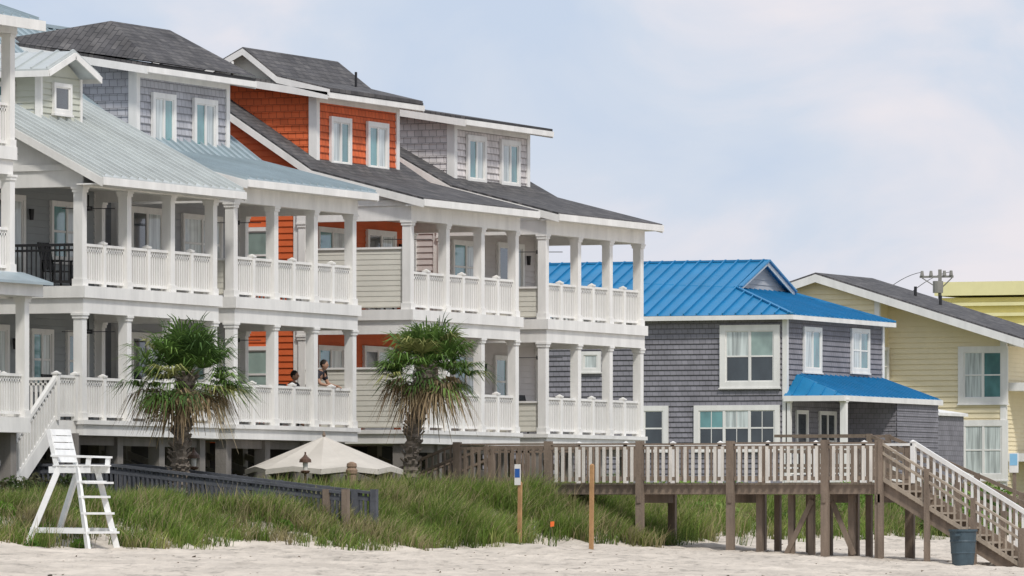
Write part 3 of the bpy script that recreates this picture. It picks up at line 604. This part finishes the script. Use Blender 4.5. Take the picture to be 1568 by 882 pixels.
# ---------------------------------------------------------------- palms
TR=paint('palm_trunk',(.22,.185,.15),.95,.45,5,.8)
def palm(x,y,ztop,lean,R,seed):
    rs=random.Random(seed); z0=float(gz(x,y))-.1
    e=bpy.data.objects.new('palmetto_tree',None); S.collection.objects.link(e); e.location=(x,y,z0)
    vs=[];fs=[]; n=12; K=46
    def cen(t): return Vector((x+lean[0]*(t**1.3)+.05*math.sin(t*5+seed),y+lean[1]*t,z0+(ztop-z0)*t))
    for k in range(K+1):
        t=k/K; c=cen(t); r=.165-.02*t+.05*max(0,1-t*8)+(.03 if k%2 else -.008)+.05*max(0,(t-.85)/.15)
        for i in range(n):
            a=2*math.pi*i/n+(.26 if (k//2)%2 else 0); rr=r*(1+.13*rs.uniform(-1,1)); vs.append((c.x+rr*math.cos(a)-x,c.y+rr*math.sin(a)-y,c.z-z0))
    for k in range(K):
        for i in range(n): j=(i+1)%n; fs.append((k*n+i,k*n+j,k*n+n+j,k*n+n+i))
    me=bpy.data.meshes.new('trunk'); me.from_pydata(vs,[],fs); me.materials.append(TR); o=bpy.data.objects.new('trunk',me); S.collection.objects.link(o); o.parent=e
    g=Grp('tmp')
    for k in range(170):
        t=rs.uniform(.12,1.0); a=rs.uniform(0,6.28); c=cen(t); d=Vector((math.cos(a),math.sin(a),0)); p=c+d*.12; q=c+d*(.23+.06*t)+Vector((0,0,.14))
        g.beam('boots',TR,p,q,.07,.035)
    v,f,m_=g.m('boots',TR); me=bpy.data.meshes.new('boots'); me.from_pydata([(a[0]-x,a[1]-y,a[2]-z0) for a in v],[],f); me.materials.append(TR)
    o=bpy.data.objects.new('boots',me); S.collection.objects.link(o); o.parent=e; bpy.data.objects.remove(g.e)
    V=[];F=[];C=[]
    top=cen(1.0)
    def quad(a,b,c,d,col):
        k=len(V); V.extend((a,b,c,d)); F.append((k,k+1,k+2,k+3)); C.extend([col]*4)
    nf=100
    for i in range(nf):
        u=i/nf; az=i*2.39996+rs.uniform(-.25,.25)
        el=math.radians(74-112*u+rs.uniform(-12,12)); dead=u>.78
        D=Vector((math.cos(az)*math.cos(el),math.sin(az)*math.cos(el),math.sin(el)))
        pl=R*rs.uniform(.36,.66)*(.72 if dead else 1)*(.8+.2*math.cos(el)); base=top+Vector((0,0,-.22*u)); tip=base+D*pl+Vector((0,0,-.10*pl))
        col=rs.choice([(.075,.135,.03),(.10,.175,.04),(.14,.22,.055),(.05,.095,.025)]) if not dead else rs.choice([(.28,.21,.12),(.22,.16,.10),(.36,.29,.18)])
        if not dead and rs.random()<.15: col=(.24,.25,.09)
        sd=D.cross(Vector((0,0,1))).normalized(); up=sd.cross(D).normalized()
        quad(base-sd*.02,base+sd*.02,tip+sd*.012,tip-sd*.012,sc(col,1.3))
        nl=21; fr=R*rs.uniform(.38,.57); fold=rs.uniform(.15,.5)
        for j in range(nl):
            ph=math.radians(-100+200*j/(nl-1)+rs.uniform(-4,4)); 
            d=(D*math.cos(ph)+sd*math.sin(ph)).normalized()+up*(fold*abs(math.sin(ph))); d.normalize()
            l=fr*(.70+.30*math.cos(ph*.8))*rs.uniform(.8,1.12)
            ws=d.cross(up).normalized()*.019
            p1=tip+d*l*.55; droop=(.46 if dead else .16)+rs.uniform(0,.32)
            p2=tip+d*l*(.92)+Vector((0,0,-droop*l)); 
            cj=sc(col,rs.uniform(.65,1.45))
            quad(tip-ws*.5,tip+ws*.5,p1+ws,p1-ws,cj); quad(p1-ws,p1+ws,p2+ws*.2,p2-ws*.2,sc(cj,1.2))
    V=np.array([(a.x-x,a.y-y,a.z-z0) for a in V]); o=mkmesh('fronds',V,np.array(F),GR,np.array(C)); o.parent=e
palm(-62.6,128.8,3.08,(-.04,.35),1.70,3)
palm(-63.0,141.9,3.52,(.44,.3),1.68,8)
# ---------------------------------------------------------------- boardwalk over the dunes
def boardwalk():
    g=Grp('wooden_boardwalk',(-57,144,.8)); Y0,Y1=143.3,145.2; Z=.77
    px=[-62.2,-59.85,-57.5,-55.2,-52.85,-51.5]
    x=-62.3
    while x<-51.45: g.box('deck_boards',WOODL,x,x+.135,Y0-.05,Y1+.05,Z-.04,Z+random.uniform(0,.006)); x+=.145
    for y in (Y0,(Y0+Y1)/2,Y1): g.box('joists',WOOD,-62.3,-51.45,y-.03,y+.03,Z-.26,Z-.041)
    for i,x in enumerate(px):
        for y,m in ((Y0-.1,WOOD),(Y1+.1,WOOD)):
            zb=float(gz(x,y))-.3; j=random.uniform(-.012,.012)
            g.box('posts',m,x-.09+j,x+.09+j,y-.07,y+.07,zb,Z+1.0+j if y<Y0 else Z+.9)
        g.box('cross_beam',WOOD,x-.05,x+.05,Y0-.2,Y1+.2,Z-.46,Z-.262)
    for x in (-54.7,-53.9,-53.4,-52.4):
        for y in (Y0+.5,Y1-.2):
            zb=float(gz(x,y))-.3; g.box('pilings',WOOD,x-.07,x+.07,y-.07,y+.07,zb,Z-.27)
    g.beam('braces',WOOD,(-54.0,Y0+.4,-.9),(-53.35,Y0+.4,Z-.4),.04,.12); g.beam('braces',WOOD,(-52.3,Y0+.35,-.9),(-52.85,Y0+.35,Z-.4),.04,.12)
    for k,(a,b_) in enumerate(zip(px[:-1],px[1:])):
        sag=random.uniform(-.012,.012)
        g.box('near_rail',WOOD,a,b_,Y0-.16,Y0-.03,Z+.91+sag,Z+.95+sag); g.box('near_rail',WOOD,a+.09,b_-.09,Y0-.14,Y0-.10,Z+.80,Z+.88); g.box('near_rail',WOOD,a+.09,b_-.09,Y0-.14,Y0-.10,Z+.06,Z+.15)
        n=int((b_-a-.2)/.175); m=WOODW if k else WOOD
        for i in range(n):
            xx=a+.14+(b_-a-.24)*(i+.5)/n+random.uniform(-.008,.008); g.box('near_balusters',m,xx-.035,xx+.035,Y0-.175,Y0-.141,Z+.03+random.uniform(-.015,.015),Z+.86)
    a,b_=-59.9,-51.4
    g.box('far_rail',WHITE,a,b_,Y1+.0,Y1+.09,Z+.88,Z+.94); g.box('far_rail',WOOD,a,b_,Y1+.02,Y1+.06,Z+.1,Z+.18)
    for i in range(8):
        x=a+(b_-a)*i/7; g.box('white_posts',WHITE,x-.05,x+.05,Y1+.0,Y1+.1,Z,Z+.96); g.frus('post_caps',WHITE,x,Y1+.05,Z+.96,Z+.985,.085,.085); g.frus('post_caps',WHITE,x,Y1+.05,Z+.986,Z+1.02,.07,.01)
    for i in range(56):
        x=a+(b_-a)*(i+.5)/56; g.box('far_balusters',WOOD,x-.02,x+.02,Y1+.02,Y1+.06,Z+.18,Z+.88)
    railing(g,(-62.2,Y1+.02,Z),(-59.9,Y1+.02,Z),h=.9,mat=WOOD,sp=.15,part='far_rail_wood')
    n=12; run=3.45; drop=2.05
    A=Vector((-51.45,0,Z)); B=Vector((-51.45+run,0,Z-drop))
    for i in range(n):
        x=A.x+run*i/n; z=Z-drop*(i+1)/n; g.box('stair_treads',WOODL,x-.02,x+run/n,Y0-.02,Y1+.02,z-.045,z)
    for y in (Y0-.04,Y1+.04): g.beam('stair_stringer',WOOD,(A.x,y,A.z-.1),(B.x,y,B.z-.1),.05,.28)
    for t in (.0,.33,.66,1.):
        p=A.lerp(B,t)
        g.box('stair_posts',WOOD,p.x-.06,p.x+.06,Y0-.2,Y0-.08,float(gz(p.x,Y0))-.3,p.z+1.0)
        g.box('stair_posts',WOOD,p.x-.06,p.x+.06,Y1+.07,Y1+.19,float(gz(p.x,Y1))-.3,p.z+.7)
    for y,m,h in ((Y0-.14,WOODL,.93),(Y0-.14,WOODL,.72),(Y1+.13,WHITE,.98)):
        g.beam('stair_rail',m,(A.x,y,A.z+h),(B.x,y,B.z+h),.1,.05 if h<.95 else .1)
    g.beam('stair_rail',WOODL,(A.x,Y0-.14,A.z+.12),(B.x,Y0-.14,B.z+.12),.04,.09)
    for i in range(22):
        t=(i+.5)/22; p=A.lerp(B,t); g.box('stair_balusters',WOODL,p.x-.02,p.x+.02,Y0-.14,Y0-.1,p.z+.05,p.z+.9); g.box('stair_balusters',WHITE,p.x-.025,p.x+.025,Y1+.12,Y1+.17,p.z+.05,p.z+.95)
    A=Vector((-62.3,0,Z)); B=Vector((-64.2,0,.02))
    for i in range(5):
        x=A.x-1.9*i/5; z=Z-.75*(i+1)/5; g.box('house_steps',WOODL,x-.4,x,Y0,Y1,z-.045,z)
    for y in (Y0-.1,Y1+.1):
        for h in (.92,.6,.15): g.beam('house_step_rail',WOOD,(A.x,y,A.z+h),(B.x,y,B.z+h),.08,.06)
        for i in range(12):
            p=A.lerp(B,(i+.5)/12); g.box('house_step_balusters',WOOD,p.x-.02,p.x+.02,y-.02,y+.02,p.z,p.z+.9)
        g.box('posts',WOOD,B.x-.06,B.x+.06,y-.06,y+.06,-.3,1.0)
    g.done()
boardwalk()
def back_stairs():
    g=Grp('wooden_beach_stairs',(-62,172,.8)); Y0,Y1=176.,177.6
    A=Vector((-63.6,0,1.35)); B=Vector((-58.2,0,-.9))
    g.box('deck',WOOD,-66.5,-63.6,Y0,Y1,1.25,1.35)
    for y in (Y0,Y1):
        for h in (.95,.7,.45,.2,-.1): g.beam('rails',WOOD,(A.x,y,A.z+h),(B.x,y,B.z+h),.06,.1)
        for h in (.95,.5,.1): g.beam('rails',WOOD,(-66.5,y,1.35+h),(-63.6,y,1.35+h),.06,.08)
        for t in (0,.25,.5,.75,1): p=A.lerp(B,t); g.box('posts',WOOD,p.x-.07,p.x+.07,y-.07,y+.07,float(gz(p.x,y))-.3,p.z+1.0)
    for i in range(12): x=A.x+5.4*i/12; g.box('treads',WOODL,x,x+.45,Y0,Y1,1.35-2.25*(i+1)/12-.04,1.35-2.25*(i+1)/12)
    g.done()
back_stairs()
def walkover():
    Yw=128.2; g=Grp('gray_dune_walkway',(-61,Yw,.3)); 
    P=[(-69,1.12),(-64.0,1.12),(-58.35,.50)]
    for y in (Yw,Yw+1.5):
        for p,q in zip(P[:-1],P[1:]):
            for h in (0,-.14,-.86): g.beam('rails',WOODG,(p[0],y,p[1]+h),(q[0],y,q[1]+h),.05 if h else .14,.09 if h else .06)
            n=int((q[0]-p[0])/1.1)
            for i in range(n+1):
                t=i/n; x=p[0]+(q[0]-p[0])*t; z=p[1]+(q[1]-p[1])*t; g.box('posts',WOODG,x-.05,x+.05,y+.03,y+.13,float(gz(x,y))-.3,z+.04)
            n=int((q[0]-p[0])/.11)
            for i in range(n):
                t=(i+.5)/n; x=p[0]+(q[0]-p[0])*t; z=p[1]+(q[1]-p[1])*t; g.box('balusters',WOODG,x-.026,x+.026,y-.02,y+.02,z-.84,z-.02)
        for x in (-58.3,-58.75): g.box('end_posts',WOODG if y>Yw+1 else WOOD,x-.07,x+.07,y-.1,y+.04,float(gz(x,y))-.3,.58)
    for p,q in zip(P[:-1],P[1:]): g.hexa('deck',WOODG,[(p[0],Yw,p[1]-1.05),(q[0],Yw,q[1]-1.05),(q[0],Yw+1.5,q[1]-1.05),(p[0],Yw+1.5,p[1]-1.05),(p[0],Yw,p[1]-.98),(q[0],Yw,q[1]-.98),(q[0],Yw+1.5,q[1]-.98),(p[0],Yw+1.5,p[1]-.98)])
    g.done()
walkover()
# ---------------------------------------------------------------- lifeguard chair
def guard_chair():
    Yn=115.9; Yf=Yn+1.3; g=Grp('lifeguard_chair',(-59,116.5,0)); zb=lambda x,y: float(gz(x,y))-.04
    W=paint('chair_white_paint',(.82,.82,.80),.5,.12,5)
    ST=.92
    yn2,yf2=Yn+.22,Yf-.22
    legs={}
    for nm,yb,yt in (('n',Yn,yn2),('f',Yf,yf2)):
        r0=Vector((-59.7,yb,zb(-59.7,yb))); r1=Vector((-59.08,yt,ST+.05)); f0=Vector((-58.32,yb,zb(-58.3,yb))); f1=Vector((-58.68,yt,ST+.05))
        g.beam('legs',W,r0,r1,.06,.12); g.beam('legs',W,f0,f1,.06,.12)
        lr=lambda z,r0=r0,r1=r1:r0.lerp(r1,(z-r0.z)/(r1.z-r0.z)); lf=lambda z,f0=f0,f1=f1:f0.lerp(f1,(z-f0.z)/(f1.z-f0.z))
        g.beam('side_brace',W,lr(-.28)-Vector((.06,0,0)),lf(-.30)+Vector((.08,0,0)),.05,.11)
        g.beam('seat_frame',W,(-59.3,yt,ST),(-58.4,yt,ST),.06,.13)
        g.beam('arm',W,(-59.25,yt,ST+.28),(-58.35,yt,ST+.25),.09,.04)
        g.beam('arm_post',W,(-58.45,yt,ST),(-58.42,yt,ST+.26),.05,.09); g.beam('back_post',W,(-59.12,yt,ST),(-59.32,yt,ST+.80),.05,.09)
        legs[nm]=(lr,lf)
    for z in (-.33,.05,.38,.68):
        a=legs['n'][1](z);b_=legs['f'][1](z); g.beam('ladder_rungs',W,a+Vector((.05,-.05,0)),b_+Vector((.05,.05,0)),.14,.045)
    g.beam('rear_brace',W,legs['n'][0](-.28),legs['f'][0](-.28),.05,.1)
    for i in range(5): x=-59.2+i*.17; g.box('seat_slats',W,x,x+.14,yn2-.05,yf2+.05,ST+.07,ST+.1)
    for i in range(5):
        z=ST+.15+i*.135; xx=-59.13-.2*((z+.05-ST)/.8); g.hexa('back_slats',W,[(xx+.05,yn2,z),(xx+.08,yn2,z),(xx+.08,yf2,z),(xx+.05,yf2,z),(xx+.02,yn2,z+.12),(xx+.05,yn2,z+.12),(xx+.05,yf2,z+.12),(xx+.02,yf2,z+.12)])
    g.box('foot_rest',W,-58.62,-58.3,yn2,yf2,ST-.28,ST-.24)
    g.done()
guard_chair()
# ---------------------------------------------------------------- small things
def lathe(g,part,mat,cx,cy,prof,n=28):
    v,f,_=g.m(part,mat); b=len(v)
    for r,z in prof:
        for i in range(n): a=2*math.pi*i/n; v.append((cx+r*math.cos(a),cy+r*math.sin(a),z))
    for k in range(len(prof)-1):
        for i in range(n): j=(i+1)%n; f.append((b+k*n+i,b+k*n+j,b+k*n+n+j,b+k*n+n+i))
    f.append(tuple(b+n-1-i for i in range(n))); f.append(tuple(b+(len(prof)-1)*n+i for i in range(n)))
def trashcan():
    x,y=-49.1,142.2; z=float(gz(x,y)); g=Grp('trash_barrel',(x,y,z)); m=paint('barrel_plastic',(.055,.085,.105),.5,.25,6)
    lathe(g,'barrel',m,x,y,[(.24,z-.03),(.25,z+.02),(.27,z+.25),(.285,z+.27),(.28,z+.3),(.295,z+.52),(.31,z+.54),(.30,z+.57),(.31,z+.76),(.335,z+.77),(.335,z+.82),(.30,z+.82),(.29,z+.6)])
    for s in (-1,1): g.box('handles',m,x-.06,x+.06,y+s*.33,y+s*.37,z+.66,z+.72)
    g.done()
trashcan()
def umbrella():
    x,y,zb_,zt=-63.6,138.6,1.08,1.86; g=Grp('canopy_umbrella',(x,y,0)); n=8; R=1.85
    pts=[(x+R*math.cos(2*math.pi*(i+.5)/n),y+R*math.sin(2*math.pi*(i+.5)/n)) for i in range(n)]
    for i in range(n):
        j=(i+1)%n; a=(*pts[i],zb_); b_=(*pts[j],zb_); K=6
        mid=((a[0]+b_[0])/2,(a[1]+b_[1])/2,zb_+.07)
        for k in range(K):
            t0,t1=k/K,(k+1)/K
            f=lambda P,t,s: (P[0]+(x-P[0])*t,P[1]+(y-P[1])*t,P[2]+(zt-P[2])*t-s*math.sin(math.pi*t))
            for (P,Q,s0,s1) in ((a,mid,.0,.07),(mid,b_,.07,.0)):
                q=[f(P,t0,s0),f(Q,t0,s1),f(Q,t1,s1),f(P,t1,s0)]; g.face('canopy',CANV,q)
        for P,Q in ((a,mid),(mid,b_)): g.face('valance',CANV,[P,Q,(Q[0],Q[1],Q[2]-.12),(P[0],P[1],P[2]-.12)])
        g.beam('ribs',WOOD,(x,y,zt-.03),(a[0],a[1],a[2]-.02),.025,.025)
    g.frus('pole',WOOD,x,y,-.1,zt+.02,.035,.035,10); g.frus('finial',WOOD,x,y,zt+.02,zt+.12,.05,.01,10); g.frus('base',WOODG,x,y,-.05,.08,.35,.3,12)
    g.done()
umbrella()
BRZ=paint('bronze',(.10,.055,.035),.5,.2,6)
for (x,y,zt) in ((-62.6,135.4,1.36),(-63.2,130.8,1.42)):
    g=Grp('garden_lantern',(x,y,0)); lathe(g,'post',BRZ,x,y,[(.04,-.1),(.03,.2),(.03,zt-.4)],10)
    lathe(g,'lantern',BRZ,x,y,[(.03,zt-.4),(.09,zt-.38),(.11,zt-.34),(.08,zt-.32)],12); lathe(g,'lantern_glass',OFFW,x,y,[(.05,zt-.32),(.06,zt-.14)],12)
    lathe(g,'hood',BRZ,x,y,[(.14,zt-.14),(.13,zt-.07),(.05,zt),(.02,zt+.05),(.02,zt+.1)],12); g.done()
g=Grp('wooden_bollard',(-61.8,136.2,0)); TB=paint('bollard_wood',(.28,.19,.13),.8,.3,6,.3)
lathe(g,'post',TB,-61.8,136.2,[(.11,-.1),(.105,.95),(.13,.97),(.135,1.05),(.1,1.1),(.12,1.13),(.11,1.2),(.03,1.24)],14); g.done()
for (x,y) in ((-67.4,133.2),(-67.2,140.6),(-67.4,150.6)):
    g=Grp('picnic_table',(x,y,0)); z=float(gz(x,y))
    for i in range(5): g.box('top',WOODL,x-.4+i*.16,x-.26+i*.16,y-.9,y+.9,z+.73,z+.77)
    for s in (-1,1):
        g.box('bench',WOODL,x+s*.65-.12,x+s*.65+.12,y-.9,y+.9,z+.43,z+.47)
        for yy in (y-.6,y+.6): g.beam('legs',WOOD,(x+s*.2,yy,z+.73),(x+s*.6,yy,z),.05,.1)
    for yy in (y-.6,y+.6): g.beam('cross_bar',WOOD,(x-.75,yy,z+.4),(x+.75,yy,z+.4),.05,.09)
    g.done()
def markers():
    for (pxx,D,zt,w,sign) in ((795,148,.75,.04,True),(905,148,1.15,.042,False)):
        u=(pxx-784)/1e4; x=D*(-.3907+.9205*u); y=D*(.9205+.3907*u); z=float(gz(x,y))
        g=Grp('marker_post' if not sign else 'beach_access_sign',(x,y,z)); g.beam('post',TANP,(x,y,-.95),(x+.02,y,zt),w*2,w*2); g.frus('post_top',TANP,x+.02,y,zt,zt+.03,w*1.3,w*.6)
        if sign:
            g.box('sign_panel',WHITE,x-.09,x+.05,y-w-.03,y-w-.005,zt-.05,zt+.42); bl=paint('sign_blue',(.03,.12,.4),.5)
            g.box('sign_print',bl,x-.08,x+.04,y-w-.034,y-w-.031,zt+.12,zt+.32)
        g.done()
    D=146;u=.0058; x=D*(-.3907+.9205*u); y=D*(.9205+.3907*u); z=float(gz(x,y)); og=paint('orange_flag',(.8,.16,.03),.6)
    g=Grp('orange_survey_flag',(x,y,z)); g.box('wire',BLACK,x-.006,x+.006,y-.006,y+.006,-.8,-.12)
    g.hexa('flag',og,[(x,y,-.25),(x+.09,y+.01,-.23),(x+.09,y+.02,-.23),(x,y+.01,-.25),(x,y,-.13),(x+.09,y+.02,-.12),(x+.09,y+.03,-.12),(x,y+.01,-.13)]); g.done()
markers()
def blue_sign():
    x,y=-57.9,172.; g=Grp('blue_beach_sign',(x,y,0)); m=paint('sign_pale_blue',(.25,.5,.7),.5)
    g.box('panel',WHITE,x-.13,x+.13,y-.03,y,1.2,1.75); g.box('print',m,x-.11,x+.11,y-.036,y-.031,1.4,1.72); g.box('post',WOOD,x-.04,x+.04,y,y+.08,-.9,1.6); g.done()
blue_sign()
def porch_chair(x,y,F,rot,mat=BLACK):
    g=Grp('porch_chair',(x,y,F)); B=lambda *a:g.box('frame',mat,x+a[0],x+a[1],y+a[2],y+a[3],F+a[4],F+a[5])
    for sy in (-.27,.23):
        B(.2,.24,sy,sy+.04,0,.62); B(-.26,-.22,sy,sy+.04,0,.6); B(-.26,.27,sy-.01,sy+.05,.62,.65)
        g.beam('back_post',mat,(x-.2,y+sy+.02,F+.38),(x-.36,y+sy+.02,F+1.05),.04,.04)
    for i in range(6): g.box('seat_slats',mat,x-.22+i*.075,x-.16+i*.075,y-.24,y+.24,F+.38,F+.41)
    for i in range(6): yy=y-.2+i*.08; g.beam('back_slats',mat,(x-.21,yy,F+.44),(x-.36,yy,F+1.05),.05,.02)
    g.done()
for a in ((-66.6,131.0,F1),(-66.8,132.6,F1),(-66.8,131.2,F2),(-66.2,142.55,F1),(-66.8,149.5,F2),(-66.6,158.3,F1)): porch_chair(*a,0)
# ---------------------------------------------------------------- people
def skinmesh(name,parent,mat,chains,sub=1):
    vs=[];es=[];rs=[];idx={}
    for ch in chains:
        prev=None
        for (k,p,r) in ch:
            if k not in idx: idx[k]=len(vs); vs.append(p); rs.append(r)
            if prev is not None: es.append((prev,idx[k]))
            prev=idx[k]
    me=bpy.data.meshes.new(name); me.from_pydata(vs,es,[]); o=bpy.data.objects.new(name,me); S.collection.objects.link(o); o.parent=parent
    md=o.modifiers.new('Skin','SKIN'); md.use_smooth_shade=True
    for i,r in enumerate(rs):
        me.skin_vertices[0].data[i].radius=(r,r) if not isinstance(r,tuple) else r; me.skin_vertices[0].data[i].use_root=(i==0)
    s=o.modifiers.new('Sub','SUBSURF'); s.levels=sub; s.render_levels=sub
    me.materials.append(mat); return o
SKIN=paint('skin',(.42,.24,.16),.55,.05); HAIR=paint('dark_hair',(.02,.014,.01),.7,.1)
def person(loc,pose,shirt,shorts):
    e=bpy.data.objects.new('person',None); S.collection.objects.link(e); e.location=loc
    J=pose; V3=lambda k,s=1:(J[k][0],J[k][1]*s,J[k][2])
    body=[[('pel',J['pel'],.13),('waist',J['waist'],.115),('chest',J['chest'],.14),('neckb',J['neckb'],.07),('neck',J['neck'],.052)]]
    sh=[[('pel',J['pel'],.145),('waist',J['waist'],.135),('chest',J['chest'],.16),('neckb',J['neckb'],.085)]]
    so=[[('pel',J['pel'],.15),('pelu',tuple(Vector(J['pel'])+Vector((0,0,.06))),.14)]]
    for s,t in ((-1,'r'),(1,'l')):
        body+=[[('chest',0,0),('sh'+t,V3('sh',s),.065),('el'+t,V3('el',s),.045),('wr'+t,V3('wr',s),.03),('pa'+t,V3('pa',s),.034)]]
        body+=[[('pel',0,0),('hip'+t,V3('hip',s),.09),('kn'+t,V3('kn',s),.062),('an'+t,V3('an',s),.04),('toe'+t,tuple(Vector(V3('an',s))+Vector((.17,0,-.04))),.034)]]
        pa=Vector(V3('pa',s)); wr=Vector(V3('wr',s)); d=(pa-wr).normalized(); sd=Vector((0,1,0)); dn=Vector((0,0,-1))
        for i in range(4):
            b0=pa+sd*(-.03+.02*i); l=(.06,.075,.07,.055)[i]
            body+=[[('pa'+t,0,0),(f'f{t}{i}a',tuple(b0+d*.035),.0095),(f'f{t}{i}b',tuple(b0+d*(.035+l*.5)+dn*.012),.009),(f'f{t}{i}c',tuple(b0+d*(.035+l*.7)+dn*.04),.008)]]
        body+=[[('pa'+t,0,0),(f't{t}a',tuple(pa-sd*s*.04+d*.01),.011),(f't{t}b',tuple(pa-sd*s*.055+d*.045+dn*.01),.009)]]
        sh+=[[('chest',0,0),('sh'+t,V3('sh',s),.082),('ue'+t,tuple(Vector(V3('sh',s)).lerp(Vector(V3('el',s)),.7)),.064)]]
        so+=[[('pel',0,0),('hip'+t,V3('hip',s),.105),('kk'+t,tuple(Vector(V3('hip',s)).lerp(Vector(V3('kn',s)),.85)),.085)]]
    skinmesh('body',e,SKIN,body); skinmesh('shirt',e,shirt,sh); skinmesh('shorts',e,shorts,so)
    h=Vector(J['head'])
    def ball(name,mat,c,sx,sy,sz,fn=None,seg=20):
        bm=bmesh.new(); bmesh.ops.create_uvsphere(bm,u_segments=seg,v_segments=14,radius=1)
        for v in bm.verts:
            if fn: fn(v)
            v.co=Vector((v.co.x*sx,v.co.y*sy,v.co.z*sz))+c
        me=bpy.data.meshes.new(name); bm.to_mesh(me); bm.free(); me.polygons.foreach_set('use_smooth',[True]*len(me.polygons)); me.materials.append(mat)
        o=bpy.data.objects.new(name,me); S.collection.objects.link(o); o.parent=e
    def face(v):
        if v.co.z<-.2: v.co.y*=1+.35*(v.co.z+.2)
        if v.co.z<-.3 and v.co.x>0: v.co.x*=.95
    ball('head',SKIN,h,.095,.078,.12,face)
    ball('nose',SKIN,h+Vector((.098,0,-.012)),.018,.013,.024)
    ball('mouth',paint('lips',(.35,.12,.10),.5),h+Vector((.086,0,-.055)),.01,.026,.008)
    for s in (-1,1):
        ball('ear',SKIN,h+Vector((-.005,s*.078,-.005)),.02,.01,.03); ball('eye',BLACK,h+Vector((.086,s*.03,.012)),.009,.012,.008)
    ball('hair',HAIR,h+Vector((-.018,0,.03)),.098,.086,.108)
seat=dict(pel=(0,0,.52),waist=(-.03,0,.70),chest=(-.04,0,.93),neckb=(-.02,0,1.07),neck=(0,0,1.13),head=(.02,0,1.24),sh=(-.03,.2,1.02),el=(.05,.25,.76),wr=(.28,.2,.70),pa=(.35,.19,.70),hip=(.02,.10,.50),kn=(.46,.13,.50),an=(.47,.13,.08))
lean=dict(pel=(-.32,0,.90),waist=(-.22,0,1.06),chest=(-.05,0,1.24),neckb=(.04,0,1.36),neck=(.08,0,1.41),head=(.13,0,1.51),sh=(.0,.2,1.32),el=(.12,.24,1.05),wr=(.36,.17,1.0),pa=(.43,.16,.99),hip=(-.32,.10,.86),kn=(-.34,.12,.48),an=(-.42,.13,.08))
person((-66.2,142.55,F1),seat,paint('black_shirt',(.02,.02,.025),.8),paint('dark_shorts',(.04,.05,.08),.8))
person((-65.85,143.25,F1),lean,paint('charcoal_shirt',(.035,.035,.045),.8),paint('khaki_shorts',(.3,.25,.17),.8))
# ---------------------------------------------------------------- world, sun, camera
w=bpy.data.worlds.new("World"); S.world=w; w.use_nodes=True; nt=w.node_tree; L=nt.links
bg=nt.nodes['Background']; sky=N(nt,'ShaderNodeTexSky'); sky.sky_type='NISHITA'; sky.sun_disc=False
SD=Vector((.62,-.58,1.05)).normalized(); el=math.asin(SD.z); az=math.atan2(SD.x,SD.y)
sky.sun_elevation=el; sky.sun_rotation=az; L.new(sky.outputs[0],bg.inputs[0]); bg.inputs[1].default_value=.10
tc=N(nt,'ShaderNodeTexCoord'); mp=N(nt,'ShaderNodeMapping'); mp.inputs['Scale'].default_value=(1,1,1.5); mp.inputs['Location'].default_value=(.35,.1,.2); L.new(tc.outputs['Generated'],mp.inputs[0])
n=N(nt,'ShaderNodeTexNoise'); n.inputs['Scale'].default_value=19; n.inputs['Detail'].default_value=9; n.inputs['Roughness'].default_value=.52; n.inputs['Distortion'].default_value=.6; L.new(mp.outputs[0],n.inputs['Vector'])
r=N(nt,'ShaderNodeValToRGB'); r.color_ramp.elements[0].position=.36; r.color_ramp.elements[0].color=(.59,.68,.84,1); r.color_ramp.elements[1].position=.68; r.color_ramp.elements[1].color=(.86,.82,.87,1)
x_=r.color_ramp.elements.new(.50); x_.color=(.66,.725,.85,1)
L.new(n.outputs[0],r.inputs[0]); b2=N(nt,'ShaderNodeBackground'); L.new(r.outputs[0],b2.inputs[0]); b2.inputs[1].default_value=1.0
mx=N(nt,'ShaderNodeMixShader'); mx.inputs[0].default_value=.92; L.new(bg.outputs[0],mx.inputs[1]); L.new(b2.outputs[0],mx.inputs[2]); L.new(mx.outputs[0],nt.nodes['World Output'].inputs[0])
sl=bpy.data.lights.new('sun','SUN'); sl.energy=2.6; sl.angle=math.radians(7); sl.color=(1,.96,.9); so=bpy.data.objects.new('sun',sl); S.collection.objects.link(so); so.rotation_euler=(-SD).to_track_quat('-Z','Y').to_euler()
cam=bpy.data.cameras.new('camera'); co=bpy.data.objects.new('camera',cam); S.collection.objects.link(co); S.camera=co
co.location=(0,0,0); co.rotation_euler=(math.radians(90),0,math.radians(23)); cam.sensor_width=36; cam.lens=36*10000/1568; cam.shift_y=(790-441)/1568; cam.clip_start=1; cam.clip_end=20000
